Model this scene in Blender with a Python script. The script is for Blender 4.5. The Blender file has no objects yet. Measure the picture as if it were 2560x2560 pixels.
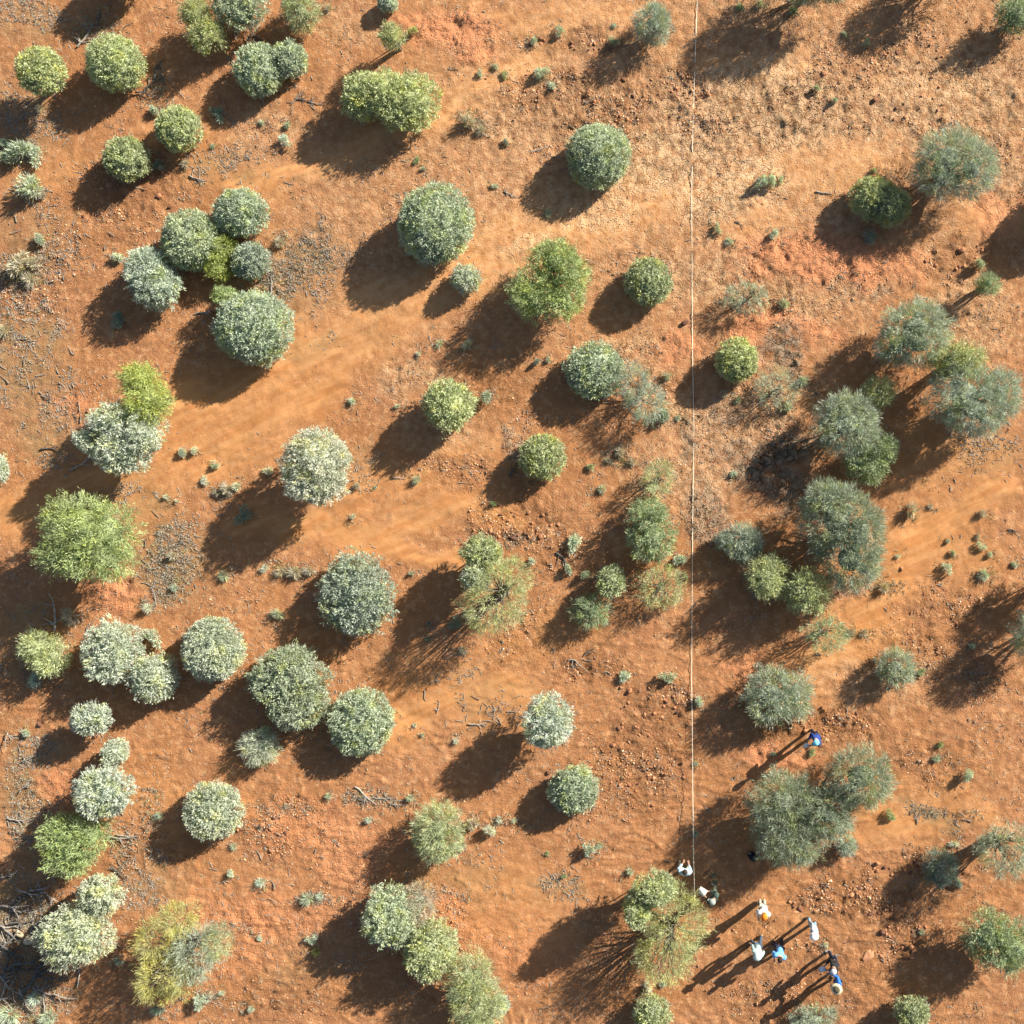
import bpy, bmesh, math, random
import numpy as np
from mathutils import Vector, Matrix, Quaternion

# ------------------------------------------------------------------ frame, camera, light
PX, PY = 1708.0, 1280.0          # the point of the 2560 px photograph straight below the drone
S = 62.4                         # photograph pixels per metre on the ground
HC = 44.0                        # flying height
scene = bpy.context.scene
COL = scene.collection

cd = bpy.data.cameras.new('camera'); cam = bpy.data.objects.new('camera', cd); COL.objects.link(cam)
cam.location = (0, 0, HC)
cam.rotation_euler = (0, 0, 0)
cd.sensor_width = 36.0
cd.lens = 36.0 * HC / (2560 / S)
cd.shift_x = (1280 - PX) / 2560.0
cd.clip_start = 0.5; cd.clip_end = 2000
scene.camera = cam
scene.render.resolution_x = 1024; scene.render.resolution_y = 1024

SUN_EL = math.radians(27.0)
SUN_DIR = Vector((0.805 * math.cos(SUN_EL), 0.593 * math.cos(SUN_EL), math.sin(SUN_EL)))
world = bpy.data.worlds.new('World'); scene.world = world
world.use_nodes = True
wn = world.node_tree
bg = wn.nodes['Background']
sky = wn.nodes.new('ShaderNodeTexSky'); sky.sky_type = 'NISHITA'
sky.sun_disc = False; sky.sun_elevation = SUN_EL; sky.sun_rotation = math.atan2(0.805, 0.593)
wn.links.new(sky.outputs[0], bg.inputs[0]); bg.inputs[1].default_value = 0.052
ld = bpy.data.lights.new('sun', 'SUN'); sun = bpy.data.objects.new('sun', ld); COL.objects.link(sun)
ld.energy = 4.6; ld.angle = math.radians(0.53); ld.color = (1.0, 0.91, 0.765)
sun.rotation_euler = (-SUN_DIR).to_track_quat('-Z', 'Y').to_euler()
vs = scene.view_settings
vs.view_transform = 'Standard'; vs.look = 'None'; vs.gamma = 1.0; vs.use_curve_mapping = False
vs.exposure = 1.32

# ------------------------------------------------------------------ noise and ground relief
def _hash(ix, iy, seed):
    h = (ix.astype(np.int64) * 374761393 + iy.astype(np.int64) * 668265263 + seed * 1442695041) & 0x7fffffff
    h = ((h ^ (h >> 13)) * 1274126177) & 0x7fffffff
    h = (h ^ (h >> 16)) & 0xffff
    return h / 65535.0
def vnoise(x, y, seed=0):
    ix = np.floor(x); iy = np.floor(y); fx = x - ix; fy = y - iy
    fx = fx * fx * (3 - 2 * fx); fy = fy * fy * (3 - 2 * fy)
    a = _hash(ix, iy, seed); b = _hash(ix + 1, iy, seed); c = _hash(ix, iy + 1, seed); d = _hash(ix + 1, iy + 1, seed)
    return (a * (1 - fx) + b * fx) * (1 - fy) + (c * (1 - fx) + d * fx) * fy
def fbm(x, y, octv=4, seed=0, gain=0.5):
    t = 0; a = 1.0; n = 0
    for o in range(octv):
        t = t + a * vnoise(x, y, seed + o * 17); n += a; a *= gain; x = x * 2.03 + 5.1; y = y * 2.03 + 1.7
    return t / n
def sstep(a, b, v):
    t = np.clip((v - a) / (b - a), 0, 1); return t * t * (3 - 2 * t)

# soil zones, in photograph pixels: x, y, rx, ry, rotation, strength
ZONES = {
 'sand': [(1080, 720, 560, 75, -22, 1), (560, 1000, 360, 80, -24, 1), (330, 1240, 200, 80, -35, .7), (1500, 470, 260, 70, -20, .8),
          (560, 1080, 260, 130, -20, .9), (960, 1240, 260, 90, 0, .8), (760, 1330, 160, 60, 15, .7), (1250, 1130, 170, 60, 0, .7),
          (1150, 1750, 240, 90, 10, .8), (1250, 2250, 200, 130, 0, .7), (2100, 420, 160, 60, -30, .9), (1900, 560, 130, 60, -20, .9),
          (2350, 1150, 200, 120, 0, .7), (2300, 1390, 180, 110, 0, .9), (2150, 1560, 120, 60, 0, .9), (2130, 1200, 90, 40, -40, .7),
          (1420, 40, 300, 40, 3, .8), (1250, 200, 130, 60, 0, .7), (1850, 160, 200, 40, 8, .8), (2250, 2070, 150, 60, 0, .8),
          (1960, 2300, 130, 80, 0, .5), (400, 2000, 170, 60, 20, .6), (700, 2050, 150, 60, 10, .5), (2300, 200, 180, 50, 10, .6),
          (480, 370, 160, 90, 30, .6), (130, 430, 140, 70, 0, .5), (1300, 1600, 170, 70, 0, .7), (2330, 1990, 120, 60, 0, .7)],
 'pale': [(1800, 330, 1000, 480, -10, .34), (1150, 500, 600, 300, -20, .25), (1480,290,230,110,-10,.45), (1640,400,240,90,-15,1), (1900, 260, 300, 130, 0, 1), (1820, 470, 180, 90, -15, 1), (2350, 240, 260, 150, 0, .8),
          (2450, 430, 150, 120, 0, .6), (1330, 620, 90, 30, -30, .7), (1480, 520, 150, 60, 0, .8), (2060, 1040, 200, 90, 0, .2),
          (1750, 690, 200, 60, 0, .7), (1990, 740, 230, 70, 0, .5), (2420, 800, 150, 110, 0, .5), (1560, 900, 140, 100, 0, .5),
          (1800, 1040, 180, 90, 0, .6), (1700, 1190, 130, 110, 0, .6), (1040, 940, 90, 60, 0, .5), (1280, 330, 120, 90, 0, .5),
          (2180, 1700, 160, 60, 0, .3), (1100, 1080, 120, 60, 0, .3), (650, 340, 130, 60, 0, .3), (880, 60, 130, 60, 0, .4)],
 'red':  [(1120, 70, 130, 45, 0, 1), (1180, 130, 80, 40, 0, .8), (2060, 650, 240, 60, 5, 1), (1900, 800, 80, 60, 0, 1), (1860, 880, 60, 60, 0, .8),
          (2500, 530, 70, 70, 0, .7), (1680, 870, 60, 40, 0, .7), (1890, 1690, 110, 40, 0, .6), (1920, 1880, 80, 40, 0, .8),
          (180, 1020, 60, 70, 0, .8), (270, 1490, 80, 60, 0, .7), (150, 1990, 90, 60, 0, .6), (620, 2330, 260, 120, 0, .5),
          (740, 2060, 160, 70, 0, .5), (1050, 2330, 200, 120, 0, .5), (980, 600, 40, 30, 0, .3), (2090, 1480, 50, 30, 0, .5),
          (900, 2150, 160, 100, 0, .4), (2010, 830, 70, 40, 0, .7), (1330, 2400, 110, 100, 0, .4)],
 'grey': [(1960, 890, 70, 70, -40, 1), (1900, 1170, 90, 60, 0, 1), (1960, 1130, 60, 60, 0, 1), (1760, 1290, 50, 90, 0, .8), (2010, 950, 40, 40, 0, .7),
          (1720, 1100, 40, 50, 0, .6), (1960, 1230, 70, 40, 0, .8), (1830, 870, 30, 40, 0, .4), (1270, 1115, 30, 35, 0, .9), (1830, 1110, 60, 30, 0, .7),
          (1940, 1060, 40, 30, 0, .5), (1303, 1360, 28, 18, 0, .9), (1780, 1020, 40, 40, 0, .5), (2190, 730, 40, 20, 0, .6), (2100, 1490, 30, 20, 0, .7)],
 'litter': [(60, 900, 110, 160, 0, 1), (120, 1080, 110, 90, 0, .9), (700, 700, 130, 90, 0, .7), (790, 640, 100, 70, 0, .6), (80, 60, 90, 60, 0, .8),
          (420, 1400, 120, 110, 0, .9), (350, 1280, 90, 100, 0, .6), (60, 1980, 60, 160, 0, .9), (120, 1870, 60, 60, 0, .7), (1100, 2200, 150, 60, 0, .5),
          (400, 2230, 80, 100, 0, .8), (780, 2400, 120, 70, 0, .6), (60, 620, 120, 120, 0, .6), (880, 1160, 90, 60, 0, .5), (60, 1590, 110, 90, 0, .9),
          (560, 420, 90, 60, 0, .6), (2450, 1120, 110, 50, 0, .5), (1380, 2230, 90, 40, 0, .7), (760, 880, 70, 50, 0, .5), (60, 2320, 90, 180, 0, 1),
          (1230, 1740, 100, 60, 0, .4), (2340, 2040, 110, 25, 15, 1), (30, 300, 120, 100, 0, .6)],
 'rubble': [(1420, 270, 210, 110, 0, 1), (1650, 250, 180, 100, 0, 1), (2250, 200, 260, 130, 0, .8), (1450, 110, 130, 35, 5, 1), (2450, 320, 140, 100, 0, .8),
          (2130, 2260, 180, 60, 12, 1), (2260, 2330, 90, 50, 30, .9), (2300, 2170, 110, 40, 10, .8), (1600, 1900, 130, 160, 0, .8), (1640, 1760, 110, 90, 0, .8),
          (1300, 1300, 130, 70, 0, .9), (1380, 1380, 100, 60, 0, .7), (1150, 1180, 120, 50, 0, .7), (2050, 1810, 180, 50, 0, .9), (2300, 1900, 150, 70, 0, .5),
          (1300, 1590, 110, 60, 0, .7), (650, 2080, 120, 50, 10, .8), (750, 2020, 130, 40, 10, .7), (350, 470, 150, 110, 0, .7), (250, 570, 130, 90, 0, .5),
          (100, 690, 130, 120, 0, .6), (1580, 960, 160, 70, 0, .8), (1240, 980, 110, 60, 0, .8), (2400, 640, 120, 60, 0, .7), (1900, 1060, 140, 60, 0, .7),
          (2340, 1520, 160, 50, 0, .7), (2250, 1620, 180, 60, 0, .5), (2000, 2500, 220, 60, 0, .7), (1890, 2330, 60, 50, 0, .8), (1550, 2380, 90, 150, 0, .5),
          (1000, 2300, 250, 200, 0, .3), (1900, 720, 130, 60, 0, .8), (430, 2120, 100, 50, 0, .5), (2050, 2400, 160, 100, 0, .6), (330, 2140, 60, 60, 0, .6),
          (700, 2490, 160, 60, 0, .6), (900, 600, 60, 40, 0, .3), (1480, 1660, 110, 40, 0, .8), (1200, 340, 70, 60, 0, .6), (2400, 1690, 140, 60, 0, .5)],
}
WASH = [([(2120,400),(1950,425),(1750,480),(1450,560),(1250,610),(1000,745),(800,865),(620,965),(420,1020),(260,1180),(110,1260),(-40,1300)], 62),
        ([(1330,160),(1150,260),(900,380),(700,440),(560,450)], 45), ([(1180,690),(960,830),(820,960),(640,1060),(500,1180)], 55),
        ([(1280,1300),(1100,1250),(900,1380),(740,1300),(600,1310)], 40), ([(1150,1420),(1000,1380),(860,1330)], 30), ([(1330,1720),(1150,1760),(980,1830)], 45),
        ([(2560,560),(2400,520)], 30), ([(2000,150),(1800,170)], 28), ([(2500,1200),(2300,1360),(2150,1560),(2000,1700)], 55), ([(2450,2050),(2200,2060)], 40), ([(260,1380),(120,1290)], 40)]
def wash(px, py):
    wx = (fbm(px / 90, py / 90, 3, 5) - .5) * 90; wy = (fbm(px / 90, py / 90, 3, 8) - .5) * 90
    x = px + wx; y = py + wy; m = np.zeros_like(px)
    for pts_, w in WASH:
        for (ax, ay), (bx_, by_) in zip(pts_, pts_[1:]):
            dx, dy = bx_ - ax, by_ - ay; t = np.clip(((x - ax) * dx + (y - ay) * dy) / (dx * dx + dy * dy), 0, 1)
            m = np.maximum(m, 1 - sstep(.10, 1.55, np.hypot(x - ax - t * dx, y - ay - t * dy) / w))
    return m
def zone(name, px, py):
    wx = (fbm(px / 70, py / 70, 4, 91) - .5) * 110; wy = (fbm(px / 70, py / 70, 4, 57) - .5) * 110
    m = np.zeros_like(px)
    for (x, y, rx, ry, rot, st) in ZONES[name]:
        c, s = math.cos(math.radians(rot)), math.sin(math.radians(rot))
        dx = px + wx - x; dy = py + wy - y
        u = (dx * c + dy * s) / rx; v = (-dx * s + dy * c) / ry
        m = np.maximum(m, st * (1 - sstep(.45, 1.35, np.sqrt(u * u + v * v))))
    if name == 'sand': m = np.maximum(m * .8, wash(px, py))
    return m
def relief(x, y, fine=True):
    """ground height; x, y are arrays of metres"""
    x = np.asarray(x, float); y = np.asarray(y, float)
    px = x * S + PX; py = PY - y * S
    sand = zone('sand', px, py); rub = zone('rubble', px, py); pale = zone('pale', px, py); grey = zone('grey', px, py); red = zone('red', px, py)
    h = (fbm(x * .11, y * .11, 3, 3) - .5) * .40
    # rills that run down the slope, lower left
    u = x * .90 + y * .43; v = -x * .43 + y * .90
    w = (fbm(x * .35, y * .35, 3, 21) - .5) * 2.2
    ril = np.abs(fbm(u * .16 + 3, (v + w) * .75, 3, 33) - .5) * 2
    h = h + ril * .16 * (.35 + .65 * sand)
    ril2 = np.abs(fbm(u * .55 + 3, (v + w) * 2.4, 3, 35) - .5) * 2
    h = h + ril2 * .030
    low = sstep(1350, 1750, py)                                   # little scarps along the contour, lower half
    sc = fbm(x * .22 + 9, (y + x * .12 + w * .5) * .95, 3, 61) * 5
    h = h + low * (1 - .6 * sand) * sstep(.78, 1.0, sc - np.floor(sc)) * (.02 + .04 * vnoise(x * .8, y * .8, 40))
    if fine:
        crust = np.clip(np.maximum(np.maximum(rub * .9, grey), np.maximum(pale * .8, red)), 0, 1) * (1 - .5 * sand)
        n = fbm(x * 1.7 + w * .2, y * 1.7, 4, 44, .55)
        st = np.floor(n * 9) ; fr = n * 9 - st
        terr = (st + sstep(.62, .98, fr)) / 9
        h = h + (.12 + .88 * crust) * (terr - .5) * .28
        h = h + (fbm(x * 4.1, y * 4.1, 4, 70, .62) - .5) * (.028 + .13 * crust + .05 * (1 - sand))
    return h
def gz(x, y):
    return float(relief(np.array([x]), np.array([y]), True)[0])
def W(px, py, z=0.0):
    k = (HC - z) / HC / S
    return ((px - PX) * k, (PY - py) * k)

# ------------------------------------------------------------------ materials
def newmat(name):
    m = bpy.data.materials.new(name); m.use_nodes = True
    nt = m.node_tree; nt.nodes.clear()
    out = nt.nodes.new('ShaderNodeOutputMaterial')
    return m, nt, out
def N(nt, t, **kw):
    n = nt.nodes.new(t)
    for k, v in kw.items(): setattr(n, k, v)
    return n
def mixc(nt, fac, a, b, mode='MIX'):
    n = nt.nodes.new('ShaderNodeMix'); n.data_type = 'RGBA'; n.blend_type = mode
    for sock, v in ((n.inputs[0], fac), (n.inputs[6], a), (n.inputs[7], b)):
        if hasattr(v, 'is_linked') or hasattr(v, 'links'): nt.links.new(v, sock)
        elif isinstance(v, (int, float)): sock.default_value = v
        else: sock.default_value = (*v, 1)
    return n.outputs[2]
def mth(nt, op, a, b=None, clamp=False):
    n = nt.nodes.new('ShaderNodeMath'); n.operation = op; n.use_clamp = clamp
    for i, v in enumerate((a, b)):
        if v is None: continue
        if hasattr(v, 'links'): nt.links.new(v, n.inputs[i])
        else: n.inputs[i].default_value = v
    return n.outputs[0]
def noise(nt, vec, scale, detail=4, rough=.55):
    n = nt.nodes.new('ShaderNodeTexNoise'); n.inputs['Scale'].default_value = scale
    n.inputs['Detail'].default_value = detail; n.inputs['Roughness'].default_value = rough
    nt.links.new(vec, n.inputs['Vector']); return n.outputs['Fac']
def ramp(nt, v, a, b):
    n = nt.nodes.new('ShaderNodeMapRange'); n.interpolation_type = 'SMOOTHSTEP'
    nt.links.new(v, n.inputs[0]); n.inputs[1].default_value = a; n.inputs[2].default_value = b; return n.outputs[0]

LEAF = {
 'silver': (.48, .60, .48), 'bluesilver': (.44, .54, .49), 'sage': (.42, .51, .39), 'paleolive': (.46, .53, .305), 'olive': (.40, .465, .285),
 'grey': (.36, .435, .355), 'darkgrey': (.29, .36, .295), 'lime': (.38, .455, .16), 'green': (.31, .41, .20), 'brightgreen': (.35, .44, .21),
 'midgreen': (.30, .385, .235), 'yellow': (.42, .43, .18), 'yellowgreen': (.40, .455, .255), 'teal': (.22, .30, .27), 'dry': (.40, .39, .33), 'white': (.53, .63, .52),  # teal has shade put into its colour, for plants standing in shadow
}
LEAFM = {}
def leafmat(key):
    if key in LEAFM: return LEAFM[key]
    c = LEAF[key]
    m, nt, out = newmat('leaf_' + key)
    at = N(nt, 'ShaderNodeAttribute', attribute_name='tint')
    oi = N(nt, 'ShaderNodeObjectInfo')
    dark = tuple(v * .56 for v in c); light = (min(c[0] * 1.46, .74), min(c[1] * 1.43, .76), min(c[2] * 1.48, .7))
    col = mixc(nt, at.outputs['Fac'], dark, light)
    warm = mixc(nt, 1.0, col, (1.03, 1.0, .88), 'MULTIPLY')
    col = mixc(nt, oi.outputs['Random'], col, warm)
    tcx = N(nt, 'ShaderNodeTexCoord'); hue = noise(nt, tcx.outputs['Object'], 1.7, 4, .6)
    col = mixc(nt, ramp(nt, hue, .50, .66), col, mixc(nt, 1.0, col, (1.12, 1.06, .66), 'MULTIPLY'))      # fresh growth
    col = mixc(nt, ramp(nt, hue, .46, .32), col, mixc(nt, .38, col, (.30, .29, .25)))                    # older grey foliage
    p = N(nt, 'ShaderNodeBsdfPrincipled'); p.inputs['Roughness'].default_value = .55; p.inputs['Specular IOR Level'].default_value = .25
    nt.links.new(col, p.inputs['Base Color'])
    t = N(nt, 'ShaderNodeBsdfTranslucent')
    tc = mixc(nt, 1.0, col, (1.1, 1.1, .70), 'MULTIPLY')
    nt.links.new(tc, t.inputs['Color'])
    mx = N(nt, 'ShaderNodeMixShader'); mx.inputs[0].default_value = .24
    nt.links.new(p.outputs[0], mx.inputs[1]); nt.links.new(t.outputs[0], mx.inputs[2]); nt.links.new(mx.outputs[0], out.inputs[0])
    LEAFM[key] = m; return m
def simplemat(name, c, var=.25, scale=12, rough=.8, bump=0.0, c2=None, objvar=0.0):
    m, nt, out = newmat(name)
    g = N(nt, 'ShaderNodeTexCoord')
    n = noise(nt, g.outputs['Object'], scale, 4)
    a = tuple(v * (1 - var) for v in c); b = c2 or tuple(min(v * (1 + var), 1) for v in c)
    col = mixc(nt, ramp(nt, n, .3, .7), a, b)
    if objvar:
        oi = N(nt, 'ShaderNodeObjectInfo')
        col = mixc(nt, oi.outputs['Random'], mixc(nt, 1.0, col, (1 - objvar,) * 3, 'MULTIPLY'), mixc(nt, 1.0, col, (1 + objvar, 1 + objvar, 1 + objvar * 1.1), 'MULTIPLY'))
    p = N(nt, 'ShaderNodeBsdfPrincipled'); p.inputs['Roughness'].default_value = rough; p.inputs['Specular IOR Level'].default_value = .25
    nt.links.new(col, p.inputs['Base Color'])
    if bump:
        bp = N(nt, 'ShaderNodeBump'); bp.inputs['Strength'].default_value = .6; bp.inputs['Distance'].default_value = bump
        nt.links.new(n, bp.inputs['Height']); nt.links.new(bp.outputs[0], p.inputs['Normal'])
    nt.links.new(p.outputs[0], out.inputs[0]); return m

M_BARK = simplemat('bark_grey', (.14, .13, .115), .35, 9)
M_DARKBARK = simplemat('bark_dark', (.075, .06, .05), .35, 9)
M_DEAD = simplemat('weathered_wood', (.27, .245, .21), .4, 14, .85, .01, objvar=.25)
M_DEADDARK = simplemat('charred_wood', (.10, .095, .085), .4, 14, .85, .01)
M_STONE = simplemat('red_stone', (.31, .145, .075), .35, 9, .85, .02, objvar=.3)
M_PALESTONE = simplemat('pale_stone', (.55, .44, .29), .2, 9, .85, .02)

def ground_material():
    m, nt, out = newmat('red_desert_soil')
    geo = N(nt, 'ShaderNodeNewGeometry'); pos = geo.outputs['Position']
    a1 = N(nt, 'ShaderNodeAttribute', attribute_name='zone_a'); a2 = N(nt, 'ShaderNodeAttribute', attribute_name='zone_b')
    s1 = N(nt, 'ShaderNodeSeparateColor'); nt.links.new(a1.outputs['Color'], s1.inputs[0])
    s2 = N(nt, 'ShaderNodeSeparateColor'); nt.links.new(a2.outputs['Color'], s2.inputs[0])
    sand, pale, red = s1.outputs; grey, lit, rub = s2.outputs
    nb = noise(nt, pos, .35, 4); nm = noise(nt, pos, 1.6, 5, .6); nf = noise(nt, pos, 7, 5, .65); nff = noise(nt, pos, 26, 4, .7)
    n3 = noise(nt, pos, 3.3, 5, .65); n12 = noise(nt, pos, 13, 4, .7)
    rough_ = mth(nt, 'SUBTRACT', 1.0, mth(nt, 'MULTIPLY', sand, .68))
    mp = N(nt, 'ShaderNodeMapping'); mp.vector_type = 'TEXTURE'; mp.inputs['Rotation'].default_value = (0, 0, math.radians(25.5)); mp.inputs['Scale'].default_value = (3.0, .36, 1)
    nt.links.new(pos, mp.inputs['Vector']); nst = noise(nt, mp.outputs[0], 1.0, 5, .6)
    col = mixc(nt, ramp(nt, nm, .34, .66), (.315, .143, .066), (.43, .208, .096))
    col = mixc(nt, ramp(nt, nb, .40, .62), col, (.36, .165, .07))
    col = mixc(nt, mth(nt, 'MULTIPLY', sand, .70), col, mixc(nt, ramp(nt, nst, .36, .62), (.43, .185, .06), (.55, .285, .115)))
    col = mixc(nt, mth(nt, 'MULTIPLY', ramp(nt, n3, .54, .61), mth(nt, 'MULTIPLY', rough_, .60)), col, (.53, .30, .155))
    col = mixc(nt, mth(nt, 'MULTIPLY', ramp(nt, n3, .47, .33), mth(nt, 'MULTIPLY', rough_, .35)), col, (.28, .125, .058))
    k = mth(nt, 'MULTIPLY', pale, mth(nt, 'ADD', .22, mth(nt, 'MULTIPLY', ramp(nt, n3, .36, .58), .75)), True)
    col = mixc(nt, k, col, mixc(nt, ramp(nt, n12, .35, .65), (.60, .36, .178), (.84, .58, .36)))
    k = mth(nt, 'MULTIPLY', red, mth(nt, 'ADD', .5, mth(nt, 'MULTIPLY', ramp(nt, nf, .35, .6), .5)), True)
    col = mixc(nt, k, col, (.56, .235, .115))
    k = mth(nt, 'MULTIPLY', lit, mth(nt, 'ADD', .25, mth(nt, 'MULTIPLY', ramp(nt, nm, .3, .65), .6)), True)
    col = mixc(nt, k, col, (.295, .19, .092))
    k = mth(nt, 'MULTIPLY', grey, mth(nt, 'ADD', .15, mth(nt, 'MULTIPLY', ramp(nt, n3, .38, .56), .8)), True)
    col = mixc(nt, k, col, mixc(nt, ramp(nt, n12, .35, .65), (.29, .21, .145), (.46, .35, .25)))
    k = mth(nt, 'MULTIPLY', ramp(nt, nf, .58, .70), mth(nt, 'MULTIPLY', rough_, .50))
    col = mixc(nt, k, col, (.56, .32, .17))
    k = mth(nt, 'MULTIPLY', ramp(nt, n12, .56, .68), mth(nt, 'ADD', .12, mth(nt, 'MULTIPLY', rough_, .38)))
    col = mixc(nt, k, col, (.23, .11, .06))
    k = mth(nt, 'MULTIPLY', ramp(nt, nff, .44, .32), mth(nt, 'ADD', .10, mth(nt, 'MULTIPLY', mth(nt, 'MAXIMUM', pale, rub), .5)))
    col = mixc(nt, k, col, (.66, .45, .29))
    n20 = noise(nt, pos, 19, 3, .75)
    col = mixc(nt, mth(nt, 'MULTIPLY', ramp(nt, n20, .60, .70), mth(nt, 'MULTIPLY', rough_, .55)), col, (.66, .43, .26))
    col = mixc(nt, mth(nt, 'MULTIPLY', ramp(nt, n20, .41, .31), mth(nt, 'MULTIPLY', rough_, .50)), col, (.20, .10, .06))
    p = N(nt, 'ShaderNodeBsdfPrincipled'); p.inputs['Roughness'].default_value = .95; p.inputs['Specular IOR Level'].default_value = .1
    nt.links.new(col, p.inputs['Base Color'])
    hb = mth(nt, 'ADD', mth(nt, 'MULTIPLY', nf, .8), mth(nt, 'ADD', mth(nt, 'MULTIPLY', n12, .65), mth(nt, 'MULTIPLY', nff, .5)))
    vor = N(nt, 'ShaderNodeTexVoronoi'); vor.inputs['Scale'].default_value = 7.5; nt.links.new(pos, vor.inputs['Vector'])
    hb = mth(nt, 'ADD', hb, mth(nt, 'MULTIPLY', mth(nt, 'SUBTRACT', .6, vor.outputs['Distance']), mth(nt, 'MULTIPLY', rub, .5)))
    ve = N(nt, 'ShaderNodeTexVoronoi', feature='DISTANCE_TO_EDGE'); ve.inputs['Scale'].default_value = 1.9
    vd = N(nt, 'ShaderNodeVectorMath', operation='ADD'); vn = N(nt, 'ShaderNodeTexNoise'); vn.inputs['Scale'].default_value = 2.5; vn.inputs['Detail'].default_value = 4
    nt.links.new(pos, vn.inputs['Vector']); nt.links.new(pos, vd.inputs[0]); nt.links.new(vn.outputs['Color'], vd.inputs[1]); nt.links.new(vd.outputs[0], ve.inputs['Vector'])
    crk = mth(nt, 'MULTIPLY', mth(nt, 'MAXIMUM', mth(nt, 'MAXIMUM', red, grey), mth(nt, 'MULTIPLY', pale, .55)), 1.1)
    hb = mth(nt, 'ADD', hb, mth(nt, 'MULTIPLY', ramp(nt, ve.outputs['Distance'], .0, .07), crk))
    amp = mth(nt, 'ADD', .55, mth(nt, 'SUBTRACT', mth(nt, 'MULTIPLY', mth(nt, 'MAXIMUM', mth(nt, 'MAXIMUM', rub, pale), grey), .7), mth(nt, 'MULTIPLY', sand, .36)))
    bp = N(nt, 'ShaderNodeBump'); bp.inputs['Distance'].default_value = .11
    nt.links.new(amp, bp.inputs['Strength']); nt.links.new(hb, bp.inputs['Height']); nt.links.new(bp.outputs[0], p.inputs['Normal'])
    nt.links.new(p.outputs[0], out.inputs[0]); return m

# ------------------------------------------------------------------ mesh helpers
def mesh_np(name, V, F, mat, tint=None, smooth=False):
    V = np.asarray(V, np.float32); F = np.asarray(F, np.int32)
    me = bpy.data.meshes.new(name); n, k = F.shape
    me.vertices.add(len(V)); me.vertices.foreach_set('co', V.ravel())
    me.loops.add(n * k); me.loops.foreach_set('vertex_index', F.ravel())
    me.polygons.add(n); me.polygons.foreach_set('loop_start', np.arange(n, dtype=np.int32) * k)
    try: me.polygons.foreach_set('loop_total', np.full(n, k, np.int32))
    except Exception: pass
    if smooth: me.polygons.foreach_set('use_smooth', np.ones(n, bool))
    me.update(calc_edges=True)
    if tint is not None:
        a = me.attributes.new('tint', 'FLOAT', 'POINT'); a.data.foreach_set('value', np.asarray(tint, np.float32))
    if mat: me.materials.append(mat)
    return me
def link(name, data, parent=None, label=None, cat=None, group=None, kind=None, loc=None):
    o = bpy.data.objects.new(name, data); COL.objects.link(o)
    if parent: o.parent = parent
    if loc is not None: o.location = loc
    if label: o['label'] = label
    if cat: o['category'] = cat
    if group: o['group'] = group
    if kind: o['kind'] = kind
    return o
def unit(v): return v / np.maximum(np.linalg.norm(v, axis=-1, keepdims=True), 1e-9)
def blades(P, A, L, Wd, rng):
    """slender triangular leaf blades: base P, axis A, length L, width Wd -> verts, triangles"""
    n = len(P); side = unit(np.cross(A, rng.normal(size=(n, 3))))
    V = np.stack([P - side * (Wd * .3)[:, None], P + A * (L * .42)[:, None] + side * (Wd * .7)[:, None], P + A * L[:, None]], 1).reshape(-1, 3)
    return V, np.arange(n * 3).reshape(-1, 3)
def tube(path, rad, sides=4):
    path = np.asarray(path, float); n = len(path); V = []; F = []
    for i in range(n):
        t = path[min(i + 1, n - 1)] - path[max(i - 1, 0)]; t = t / (np.linalg.norm(t) + 1e-9)
        ref = np.array([0, 0, 1.0]) if abs(t[2]) < .9 else np.array([1.0, 0, 0])
        a = np.cross(t, ref); a /= np.linalg.norm(a); b = np.cross(t, a)
        for k in range(sides):
            th = 2 * math.pi * k / sides; V.append(path[i] + (a * math.cos(th) + b * math.sin(th)) * rad[i])
    for i in range(n - 1):
        for k in range(sides):
            k2 = (k + 1) % sides; F.append((i * sides + k, i * sides + k2, (i + 1) * sides + k2, (i + 1) * sides + k))
    return V, F
def join(parts):
    V = []; F = []; o = 0
    for v, f in parts:
        V.append(np.asarray(v, float)); F.append(np.asarray(f) + o); o += len(v)
    return np.concatenate(V), np.concatenate(F)
def sphdir(rng, n, zmin=-1):
    z = rng.uniform(zmin, 1, n); a = rng.uniform(0, 2 * math.pi, n); r = np.sqrt(1 - z * z)
    return np.stack([r * np.cos(a), r * np.sin(a), z], 1)
def lump(d, rng, k, n=7):
    t = np.zeros(len(d))
    for _ in range(n):
        w = rng.normal(size=3) * k; t += np.sin(d @ w + rng.uniform(0, 6.28))
    return t / math.sqrt(n)

def ico(sub):
    bm = bmesh.new(); bmesh.ops.create_icosphere(bm, subdivisions=sub, radius=1); bm.verts.ensure_lookup_table()
    V = np.array([v.co[:] for v in bm.verts]); F = np.array([[v.index for v in f.verts] for f in bm.faces]); bm.free(); return V, F
IV1, IF1 = ico(1); IV2, IF2 = ico(2)
OV = np.array([(1,0,0),(0,1,0),(-1,0,0),(0,-1,0),(0,0,1),(0,0,-1)], float); OF = np.array([(0,1,4),(1,2,4),(2,3,4),(3,0,4),(1,0,5),(2,1,5),(3,2,5),(0,3,5)])

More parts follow.
